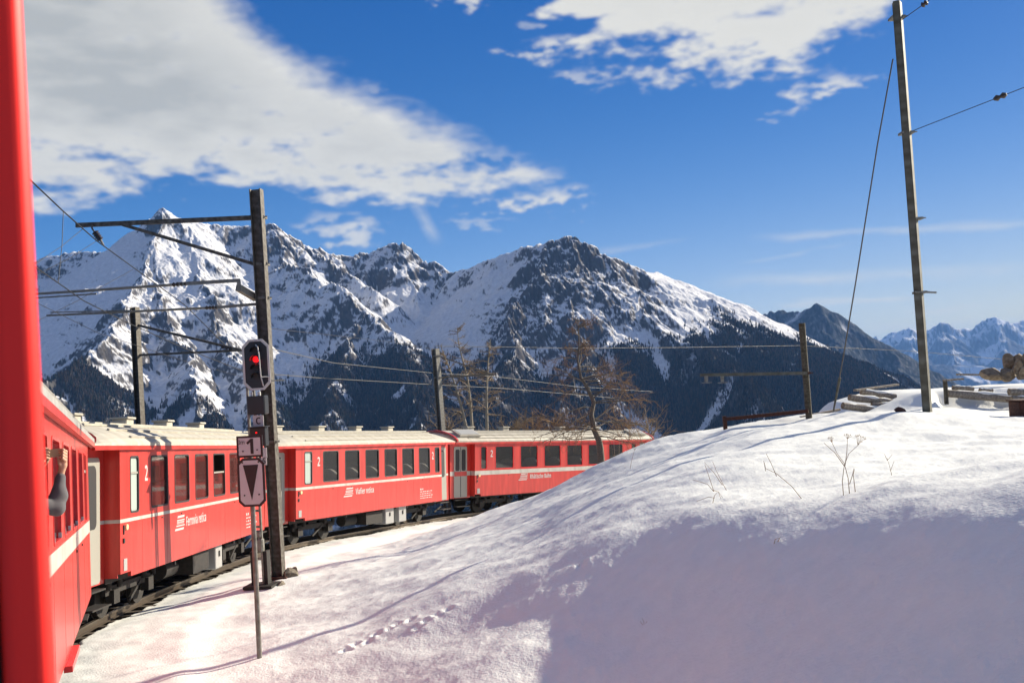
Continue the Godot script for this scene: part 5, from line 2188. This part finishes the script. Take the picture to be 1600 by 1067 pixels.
	var stones := [[1552, 586, 26.0, 0.34, 0.15, "flat tan stone at the left foot of the heap"], [1577, 585, 25.8, 0.24, 0.16, "tan stone in the bottom row of the heap, right of the flat one"], [1600, 583, 25.6, 0.2, 0.17, "dark stone in the bottom row at the heap's right"], [1576, 570, 26.0, 0.16, 0.24, "tall tan stone on the left of the heap's second row"], [1590, 574, 25.6, 0.13, 0.17, "narrow tan stone between the tall one and the pale one"], [1604, 568, 25.7, 0.17, 0.23, "pale rounded stone at the photo's right edge on the heap"], [1591, 560, 26.0, 0.17, 0.12, "brown stone on top of the heap"], [1622, 575, 25.9, 0.25, 0.3, "big stone at the heap's back just past the photo's edge"]]
	for k in stones.size():
		var q: Array = stones[k]
		o = thing("stone", q[5], "stone", Transform3D(Basis(Vector3.UP, k * 1.7), at(q[0], q[1], q[2])), "stones heaped at the right edge")
		put("rock", lumpy(Vector3(q[3], q[4], q[3] * 0.9), 200 + k), mats["stone"], o)
	var foot_stones := [[452, 899, 22.1, 0.18, 0.13, "pale stone at the right of the mast's foot"], [437, 917, 21.3, 0.17, 0.10, "tan stone in the snow right of the signal's foot"], [459, 893, 22.4, 0.11, 0.09, "small stone right of the pale stone at the mast's foot"]]
	for k in foot_stones.size():
		var q: Array = foot_stones[k]
		o = thing("stone", q[5], "stone", Transform3D(Basis(Vector3.UP, k * 1.1), at(q[0], q[1], q[2])))
		put("rock", lumpy(Vector3(q[3], q[4], q[3]), 300 + k), mats["concrete"], o)

# ---------------------------------------------------------------- bare trees and dry plants
func sprout(g: Geo, p: Vector3, d: Vector3, len: float, r: float, level: int, droop: float, r_: RandomNumberGenerator, tw: Geo) -> void:
	var pts := PackedVector3Array([p])
	var rad := PackedFloat32Array([r])
	var q := p
	var e := d
	var n := 4 if level > 0 else 3
	for i in n:
		e = (e + Vector3(r_.randf_range(-1, 1), r_.randf_range(-1, 1) - droop, r_.randf_range(-1, 1)) * 0.24).normalized()
		q += e * len / n
		pts.append(q)
		rad.append(lerpf(r, r * 0.35, float(i + 1) / n))
	(tw if level <= 1 else g).tube(pts, rad, 3 if level <= 1 else 5, false)
	if level == 0:
		return
	var kids := 6 if level == 1 else 7
	for k in kids:
		var t := r_.randf_range(0.2, 1.0)
		var f := t * n
		var i := mini(int(f), n - 1)
		var o := pts[i].lerp(pts[i + 1], f - i)
		var axis := (pts[i + 1] - pts[i]).normalized()
		var side := axis.cross(Vector3(r_.randf_range(-1, 1), r_.randf_range(-1, 1), r_.randf_range(-1, 1))).normalized()
		var nd := (axis * r_.randf_range(0.35, 0.9) + side * r_.randf_range(0.6, 1.0) + Vector3.UP * (0.12 - droop * 0.3)).normalized()
		sprout(g, o, nd, len * r_.randf_range(0.32, 0.58) * (1.15 - 0.5 * t), r * 0.42, level - 1, droop, r_, tw)

func bare_tree(called: String, label: String, category: String, trunk: Array, radii: Array, limbs: Array, level: int, bark: String, twig: String, sd: int, droop := 0.15, thin := 0.012, group := "") -> void:
	var r_ := RandomNumberGenerator.new()
	r_.seed = sd
	var pts := path(trunk)
	var base := pts[0]
	for i in pts.size():
		pts[i] -= base
	var o := thing(called, label, category, Transform3D(Basis.IDENTITY, base), group)
	var g := Geo.new()
	var tw := Geo.new()
	g.tube(pts, wide(radii), 8)
	for q: Array in limbs:   # [along the trunk 0-1, sideways, up, towards the camera, length]
		var f: float = q[0] * (pts.size() - 1)
		var i := mini(int(f), pts.size() - 2)
		var p := pts[i].lerp(pts[i + 1], f - i)
		sprout(g, p, Vector3(q[1], q[2], q[3]).normalized(), q[4], thin * 2.4, level, droop, r_, tw)
	put("trunk", g, mats[bark], o)
	put("twigs", tw, mats[twig], o)

func trees() -> void:
	var limbs := []
	var r := RandomNumberGenerator.new()
	r.seed = 12
	for k in 44:
		var t := r.randf_range(0.26, 0.98)
		var a := r.randf() * TAU
		var spread := 1.75 if t > 0.42 and t < 0.75 else 0.85
		if t < 0.42:
			spread = 1.8
		limbs.append([t, cos(a), r.randf_range(0.0, 0.55) if t > 0.42 else r.randf_range(-0.1, 0.2), sin(a) * 0.8, spread * r.randf_range(0.65, 1.25) * (1.25 - t * 0.75)])
	for q: Array in [[0.5, -1, 0.12, 0.1, 1.5], [0.52, 1, 0.2, 0.0, 1.4], [0.45, 1, 0.28, 0.1, 1.3], [0.33, 1, -0.08, 0.2, 1.7], [0.30, -1, -0.05, 0.2, 1.6], [0.22, 1, 0.0, 0.1, 1.3], [0.2, -1, -0.12, 0.3, 1.3], [0.6, -1, 0.3, 0.0, 1.2]]:
		limbs.append(q)
	bare_tree("larch_tree", "bare crooked larch with brown twigs on the crest before the farthest carriage", "tree", [[940, 732, 29.0], [938, 700, 29.0], [936, 688, 29.0], [928, 670, 29.0], [924, 648, 29.0], [928, 628, 29.0], [918, 606, 29.0], [908, 590, 29.0], [903, 565, 29.0], [905, 540, 29.0], [904, 515, 29.0], [903, 497, 29.0]], [0.115, 0.10, 0.09, 0.08, 0.07, 0.062, 0.052, 0.042, 0.032, 0.024, 0.016, 0.008], limbs, 2, "bark", "twig", 4, 0.12, 0.0085)
	# slim trees behind the train, past the grey mast
	var slim := [["slim bare tree with a pale bent trunk nearest to the grey mast", [[731, 680, 60], [722, 640, 60], [712, 605, 60], [700, 570, 60], [690, 545, 60]]], ["slim bare tree with a pale trunk, second from the grey mast", [[738, 680, 62], [735, 630, 62], [730, 590, 62], [722, 560, 62], [716, 535, 62], [714, 508, 62]]], ["slim bare tree with an upright trunk, farthest of three from the grey mast", [[761, 680, 61], [760, 630, 61], [761, 590, 61], [763, 560, 61], [766, 530, 61]]]]
	for k in slim.size():
		var lm := []
		for e in 46:
			var t := r.randf_range(0.12, 0.97)
			var a := r.randf() * TAU
			lm.append([t, cos(a), r.randf_range(-0.05, 0.6), sin(a), r.randf_range(0.6, 1.7) * (1.2 - t * 0.8)])
		bare_tree("slim_tree", slim[k][0], "tree", slim[k][1], [0.10, 0.085, 0.065, 0.045, 0.028, 0.01], lm, 1, "birch_bark", "twig_grey", 40 + k, 0.05, 0.013, "slim bare trees behind the train")
	# brush behind the farthest carriage
	var brush := [[800, 690, 58, "brown bush behind the train right of the slim trees"], [835, 688, 60, "orange-brown bush behind the farthest carriage's middle"], [868, 686, 59, "brown bush behind the farthest carriage, left of the larch trunk"], [985, 690, 62, "bush behind the farthest carriage's end, right of the larch"], [1015, 692, 60, "low bush at the edge of the snow bank past the train's end"], [700, 690, 56, "dark bush behind the train at the grey mast's foot"]]
	for k in brush.size():
		var q: Array = brush[k]
		var lm := []
		for e in 30:
			var a := r.randf() * TAU
			lm.append([r.randf_range(0.0, 1.0), cos(a) * 1.1, r.randf_range(0.25, 1.1), sin(a), r.randf_range(0.9, 2.1)])
		bare_tree("bush", q[3], "bush", [[q[0], q[1] + 22, q[2]], [q[0] + 1, q[1] - 5, q[2]], [q[0] - 2, q[1] - 26, q[2]]], [0.05, 0.035, 0.012], lm, 1, "bark", "twig" if k in [1, 2, 3] else "twig_grey", 60 + k, 0.0, 0.013, "bushes behind the train")

func plant(label: String, foot: Array, stems: Array, r: float, umbels: Array = []) -> void:
	var base := on_ground(foot[0], foot[1], foot[2])
	var shift := base - at(foot[0], foot[1], foot[2])
	var o := thing("dry_plant", label, "dry plant", Transform3D(Basis.IDENTITY, base), "")
	var g := Geo.new()
	for s: Array in stems:
		var pts := PackedVector3Array()
		for q: Array in s:
			pts.append(at(q[0], q[1], foot[2] + (q[2] if q.size() > 2 else 0.0)) + shift - base)
		if s[0].size() < 4:
			pts[0] += Vector3.DOWN * 0.03
		var w := PackedFloat32Array()
		for i in pts.size():
			w.append(lerpf(r, r * 0.5, float(i) / (pts.size() - 1)))
		g.tube(pts, w, 5)
	put("stem", g, mats["dry_stalk"], o)
	for u: Array in umbels:
		g = Geo.new()
		var c := at(u[0], u[1], foot[2]) + shift - base
		var up := Vector3(u[3], u[4], 0.1).normalized()
		for k in 11:
			var e := (up + Vector3(rng.randf_range(-1, 1), rng.randf_range(-1, 1), rng.randf_range(-1, 1)) * 0.75).normalized()
			var tip: Vector3 = c + e * u[2]
			g.tube(PackedVector3Array([c, c + e * u[2] * 0.5 + up * 0.004, tip]), wide([r * 0.3, r * 0.25, r * 0.2]), 3, false)
			for m in 4:
				g.tube(PackedVector3Array([tip, tip + (e + Vector3(rng.randf_range(-1, 1), rng.randf_range(-1, 1), rng.randf_range(-1, 1))).normalized() * u[2] * 0.22]), wide([r * 0.25, r * 0.3]), 3, false)
		put("seed_head", g, mats["dry_stalk"], o)

func weeds() -> void:
	plant("bent broken stalks in the snow, left of the other dry plants on the bank", [1114, 790, 12.3], [[[1113, 791], [1117, 778], [1123, 772], [1130, 781]], [[1117, 778], [1108, 780], [1089, 787]], [[1116, 766], [1123, 772], [1127, 783]], [[1116, 768], [1109, 750], [1102, 729]], [[1116, 768], [1106, 760], [1083, 753]]], 0.0042)
	plant("thin leaning stalk with a forked top above the bent stalks", [1137, 764, 13.4], [[[1137, 764], [1129, 753], [1120, 735], [1114, 720]], [[1129, 753], [1116, 737], [1101, 721]]], 0.0042)
	plant("single slanting stick with a forked tip on the bank", [1258, 816, 11.0], [[[1258, 816], [1240, 797], [1216, 777], [1199, 769], [1197, 760]], [[1216, 777], [1208, 762], [1200, 746]], [[1199, 769], [1196, 757]]], 0.0042)
	plant("tall forked dry plant with umbel heads", [1323, 822, 10.6], [[[1322, 824], [1320, 800], [1323, 775], [1330, 757], [1344, 744]], [[1331, 817], [1329, 795], [1323, 772], [1312, 757], [1304, 740]], [[1324, 771], [1327, 755], [1328, 734]], [[1323, 772], [1308, 755], [1291, 740]], [[1331, 800], [1336, 790], [1338, 780]], [[1340, 812], [1337, 790], [1339, 781]]], 0.0049, [[1344, 744, 0.10, 0.3, 0.9], [1304, 740, 0.06, -0.3, 0.9], [1328, 734, 0.05, 0, 1]])
	plant("small thin sprig right of the tall forked dry plant", [1398, 790, 12.2], [[[1398, 791], [1395, 780], [1390, 763]], [[1395, 780], [1401, 768]], [[1390, 763], [1386, 757]], [[1390, 763], [1398, 758]]], 0.0035)
	plant("two thin upright stalks at the crest near the larch", [985, 750, 23.0], [[[985, 750], [989, 733], [993, 718]], [[993, 718], [990, 715]], [[993, 718], [997, 714]]], 0.0042)
	plant("pair of fine grass stalks on the crest just right of the larch trunk", [962, 728, 27.0], [[[962, 730], [960, 705], [958, 690]], [[968, 728], [969, 700], [967, 680]], [[974, 728], [973, 705], [976, 692]]], 0.0049)
	plant("short stub of twigs in the shaded snow below the slanting stick", [1216, 848, 9.9], [[[1209, 850], [1220, 849], [1231, 849]], [[1209, 850], [1212, 844], [1218, 842]], [[1214, 846], [1220, 840]]], 0.0049)
	plant("tiny withered sprig in the shaded foreground snow", [1006, 968, 10.0], [[[1006, 970], [1006, 964], [1003, 958]], [[1006, 966], [1011, 963]], [[1006, 967], [1000, 963]]], 0.0028)
	plant("small tuft with a snow cap at the edge of the shaded snow", [905, 880, 12.2], [[[903, 880], [905, 873]], [[906, 881], [910, 875], [914, 874]]], 0.0042)

# ---------------------------------------------------------------- the passenger at the window
# A body as tapered capsules [a, b, ra, rb] joined smoothly, meshed as surface nets.
func skinned(bones: Array, cell: float, blend: float, g: Geo) -> void:
	var lo := Vector3.ONE * 1e9
	var hi := -lo
	for b: Array in bones:
		for e in 2:
			var r: float = b[2 + e] + cell * 2.5
			lo = lo.min(b[e] - Vector3.ONE * r)
			hi = hi.max(b[e] + Vector3.ONE * r)
	var n := Vector3i(((hi - lo) / cell).ceil()) + Vector3i.ONE
	var f := PackedFloat32Array()
	f.resize(n.x * n.y * n.z)
	f.fill(1.0)
	for b: Array in bones:
		var pa: Vector3 = b[0]
		var pb: Vector3 = b[1]
		var ra: float = b[2]
		var rb: float = b[3]
		var m := maxf(ra, rb) + cell * 3.0 + blend
		var l := Vector3i(((pa.min(pb) - Vector3.ONE * m - lo) / cell).floor()).clamp(Vector3i.ZERO, n - Vector3i.ONE)
		var h := Vector3i(((pa.max(pb) + Vector3.ONE * m - lo) / cell).ceil()).clamp(Vector3i.ZERO, n - Vector3i.ONE)
		var ab := pb - pa
		var l2 := maxf(ab.length_squared(), 1e-9)
		for z in range(l.z, h.z + 1):
			for y in range(l.y, h.y + 1):
				for x in range(l.x, h.x + 1):
					var p := lo + Vector3(x, y, z) * cell
					var t := clampf((p - pa).dot(ab) / l2, 0.0, 1.0)
					var d := (pa + ab * t).distance_to(p) - lerpf(ra, rb, t)
					var q := (z * n.y + y) * n.x + x
					var c := f[q]
					var u := clampf(0.5 + 0.5 * (c - d) / blend, 0.0, 1.0)
					f[q] = lerpf(c, d, u) - blend * u * (1.0 - u)
	var at_ := {}
	var first := g.v.size()
	var off := [Vector3i(0, 0, 0), Vector3i(1, 0, 0), Vector3i(0, 1, 0), Vector3i(1, 1, 0), Vector3i(0, 0, 1), Vector3i(1, 0, 1), Vector3i(0, 1, 1), Vector3i(1, 1, 1)]
	for z in n.z - 1:
		for y in n.y - 1:
			for x in n.x - 1:
				var o := Vector3i(x, y, z)
				var sum := Vector3.ZERO
				var cnt := 0
				var val := []
				var neg := 0
				for c: Vector3i in off:
					var w := f[((z + c.z) * n.y + y + c.y) * n.x + x + c.x]
					val.append(w)
					if w < 0.0:
						neg += 1
				if neg == 0 or neg == 8:
					continue
				for e: Array in [[0, 1], [2, 3], [4, 5], [6, 7], [0, 2], [1, 3], [4, 6], [5, 7], [0, 4], [1, 5], [2, 6], [3, 7]]:
					var a: float = val[e[0]]
					var b2: float = val[e[1]]
					if (a < 0.0) != (b2 < 0.0):
						sum += Vector3(off[e[0]]).lerp(Vector3(off[e[1]]), a / (a - b2))
						cnt += 1
				at_[o] = g.v.size()
				g.v.append(lo + (Vector3(o) + sum / cnt) * cell)
				var gr := Vector3(val[1] + val[3] + val[5] + val[7] - val[0] - val[2] - val[4] - val[6], val[2] + val[3] + val[6] + val[7] - val[0] - val[1] - val[4] - val[5], val[4] + val[5] + val[6] + val[7] - val[0] - val[1] - val[2] - val[3])
				g.n.append(gr.normalized())
				g.uv.append(Vector2.ZERO)
				g.c.append(g.tint)
	for o: Vector3i in at_:
		for ax in 3:
			var e := Vector3i.ZERO
			e[ax] = 1
			var u := Vector3i.ZERO
			u[(ax + 1) % 3] = 1
			var w := Vector3i.ZERO
			w[(ax + 2) % 3] = 1
			var a := f[(o.z * n.y + o.y) * n.x + o.x]
			var p := o + e
			var b2 := f[(p.z * n.y + p.y) * n.x + p.x]
			if (a < 0.0) == (b2 < 0.0):
				continue
			if not (at_.has(o - u) and at_.has(o - w) and at_.has(o - u - w)):
				continue
			var q := [at_[o], at_[o - u], at_[o - u - w], at_[o - w]]
			if a < 0.0:
				q = [q[0], q[3], q[2], q[1]]
			for k: int in [0, 1, 2, 0, 2, 3]:
				g.idx.append(q[k])

func passenger() -> void:
	var z := 8.1
	var phone_at := at(82, 708, z)
	# the phone
	var back := (Vector3.ZERO - phone_at).normalized()
	var px := Vector3.UP.cross(back).normalized()
	var tilt := Basis(px, back.cross(px), back).rotated(back, deg_to_rad(2.0))
	var ph := thing("smartphone", "gold smartphone held up outside a window of the nearest carriage", "smartphone", Transform3D(tilt, phone_at))
	var g := Geo.new()
	g.prism(rounded(-0.069, -0.034, 0.069, 0.034, 0.012), Transform3D(Basis.IDENTITY, Vector3(0, 0, -0.004)), 0.008)
	put("case", g, mats["phone_gold"], ph)
	g = Geo.new()
	g.prism(rounded(-0.063, -0.026, 0.063, 0.026, 0.004), Transform3D(Basis.IDENTITY, Vector3(0, 0, -0.0055)), 0.002)
	put("screen", g, mats["rubber"], ph)
	g = Geo.new()
	g.rod(Vector3(0.055, 0.022, 0.003), Vector3(0.055, 0.022, 0.0055), 0.005, 10)
	put("camera_lens", g, mats["rubber"], ph)
	# the body: inside the carriage from the chest down, both forearms outside
	var o := thing("person", "person in a grey fleece reaching out of a window and holding up a phone", "person", Transform3D.IDENTITY)
	var f := car_frame(0)
	var inv_f := func(x: float, y: float, s: float) -> Vector3: return f * Vector3(x, y, -s)
	var chest: Vector3 = inv_f.call(0.95, 2.20, 2.55)
	var hip: Vector3 = inv_f.call(0.70, 1.80, 2.40)
	var neck: Vector3 = inv_f.call(1.10, 2.56, 2.66)
	var head: Vector3 = inv_f.call(1.20, 2.76, 2.72)
	var sh_r: Vector3 = inv_f.call(1.22, 2.42, 2.90)
	var sh_l: Vector3 = inv_f.call(1.06, 2.42, 2.52)
	var el_r := at(88, 794, 7.95)
	var wr_r := at(94, 741, 8.05)
	var el_l := at(58, 772, 8.0)
	var wr_l := at(62, 728, 8.08)
	var skin := []
	var arms := [[wr_r.lerp(el_r, 0.02), wr_r, 0.026, 0.024], [wr_l.lerp(el_l, 0.02), wr_l, 0.026, 0.024]]
	skin.append_array(arms)
	# right hand: the fingers close round the phone's end from behind, the thumb lies on its near side
	skin.append([wr_r, at(97.5, 727, 8.06), 0.026, 0.030])
	skin.append([at(97.5, 727, 8.06), at(99, 714, 8.06), 0.030, 0.026])
	for i in 4:
		var kn := at(102.0 - i * 0.4, 705.5 + i * 4.7, 8.05)
		var mid := at(97.5 - i * 0.3, 702.5 + i * 4.6, 8.005)
		var tip := at(91.0 + i * 0.8, 704.0 + i * 4.4, 8.015)
		skin.append([at(99, 718, 8.06), kn, 0.015, 0.012])
		skin.append([kn, mid, 0.0115, 0.0105])
		skin.append([mid, tip, 0.0100, 0.0085])
	skin.append([at(95.5, 731, 8.05), at(91.5, 723, 8.02), 0.015, 0.012])
	skin.append([at(91.5, 723, 8.02), at(89.5, 715, 8.03), 0.0115, 0.0095])
	# left hand, its fingers spread along the other end
	skin.append([wr_l, at(64.5, 722, 8.1), 0.026, 0.029])
	for i in 4:
		var kn := at(64.0 + i * 0.5, 704.0 + i * 4.8, 8.08)
		var mid := at(70.0 + i * 0.4, 701.0 + i * 4.8, 8.04)
		var tip := at(76.0 - i * 0.5, 702.5 + i * 4.6, 8.05)
		skin.append([at(64.5, 718, 8.1), kn, 0.015, 0.012])
		skin.append([kn, mid, 0.0115, 0.0105])
		skin.append([mid, tip, 0.0100, 0.0085])
	skin.append([at(66.5, 728, 8.09), at(72, 722, 8.06), 0.014, 0.0115])
	skin.append([at(72, 722, 8.06), at(76, 716, 8.07), 0.011, 0.0095])
	g = Geo.new()
	skinned(skin, 0.004, 0.008, g)
	# head and neck on a coarser grid of the same body mesh
	var fwd := (phone_at - head).normalized()
	skinned([[head + Vector3(0, 0.02, 0), head + Vector3(0, -0.06, 0) + fwd * 0.025, 0.085, 0.062], [neck - Vector3(0, 0.04, 0), head - Vector3(0, 0.06, 0), 0.058, 0.055], [head + fwd * 0.09 + Vector3(0, 0.0, 0), head + fwd * 0.105 - Vector3(0, 0.03, 0), 0.012, 0.016]], 0.009, 0.02, g)
	put("body", g, mats["skin"], o)
	g = Geo.new()
	skinned([[hip, chest, 0.17, 0.19], [chest, neck - Vector3(0, 0.06, 0), 0.17, 0.09], [sh_l, sh_r, 0.085, 0.085], [sh_r, el_r, 0.078, 0.058], [el_r, wr_r.lerp(el_r, 0.5), 0.058, 0.050], [wr_r.lerp(el_r, 0.5), wr_r.lerp(el_r, 0.10), 0.049, 0.040], [el_r.lerp(wr_r, 0.28) - px * 0.02, el_r.lerp(wr_r, 0.34) + px * 0.02, 0.054, 0.053], [sh_l, el_l, 0.068, 0.052], [el_l, wr_l.lerp(el_l, 0.18), 0.052, 0.038]], 0.012, 0.03, g)
	put("fleece", g, mats["grey_fleece"], o)
	g = Geo.new()
	skinned([[head + Vector3(0, 0.035, 0) - fwd * 0.015, head - fwd * 0.04, 0.092, 0.088]], 0.010, 0.02, g)
	put("hair", g, mats["hair"], o)
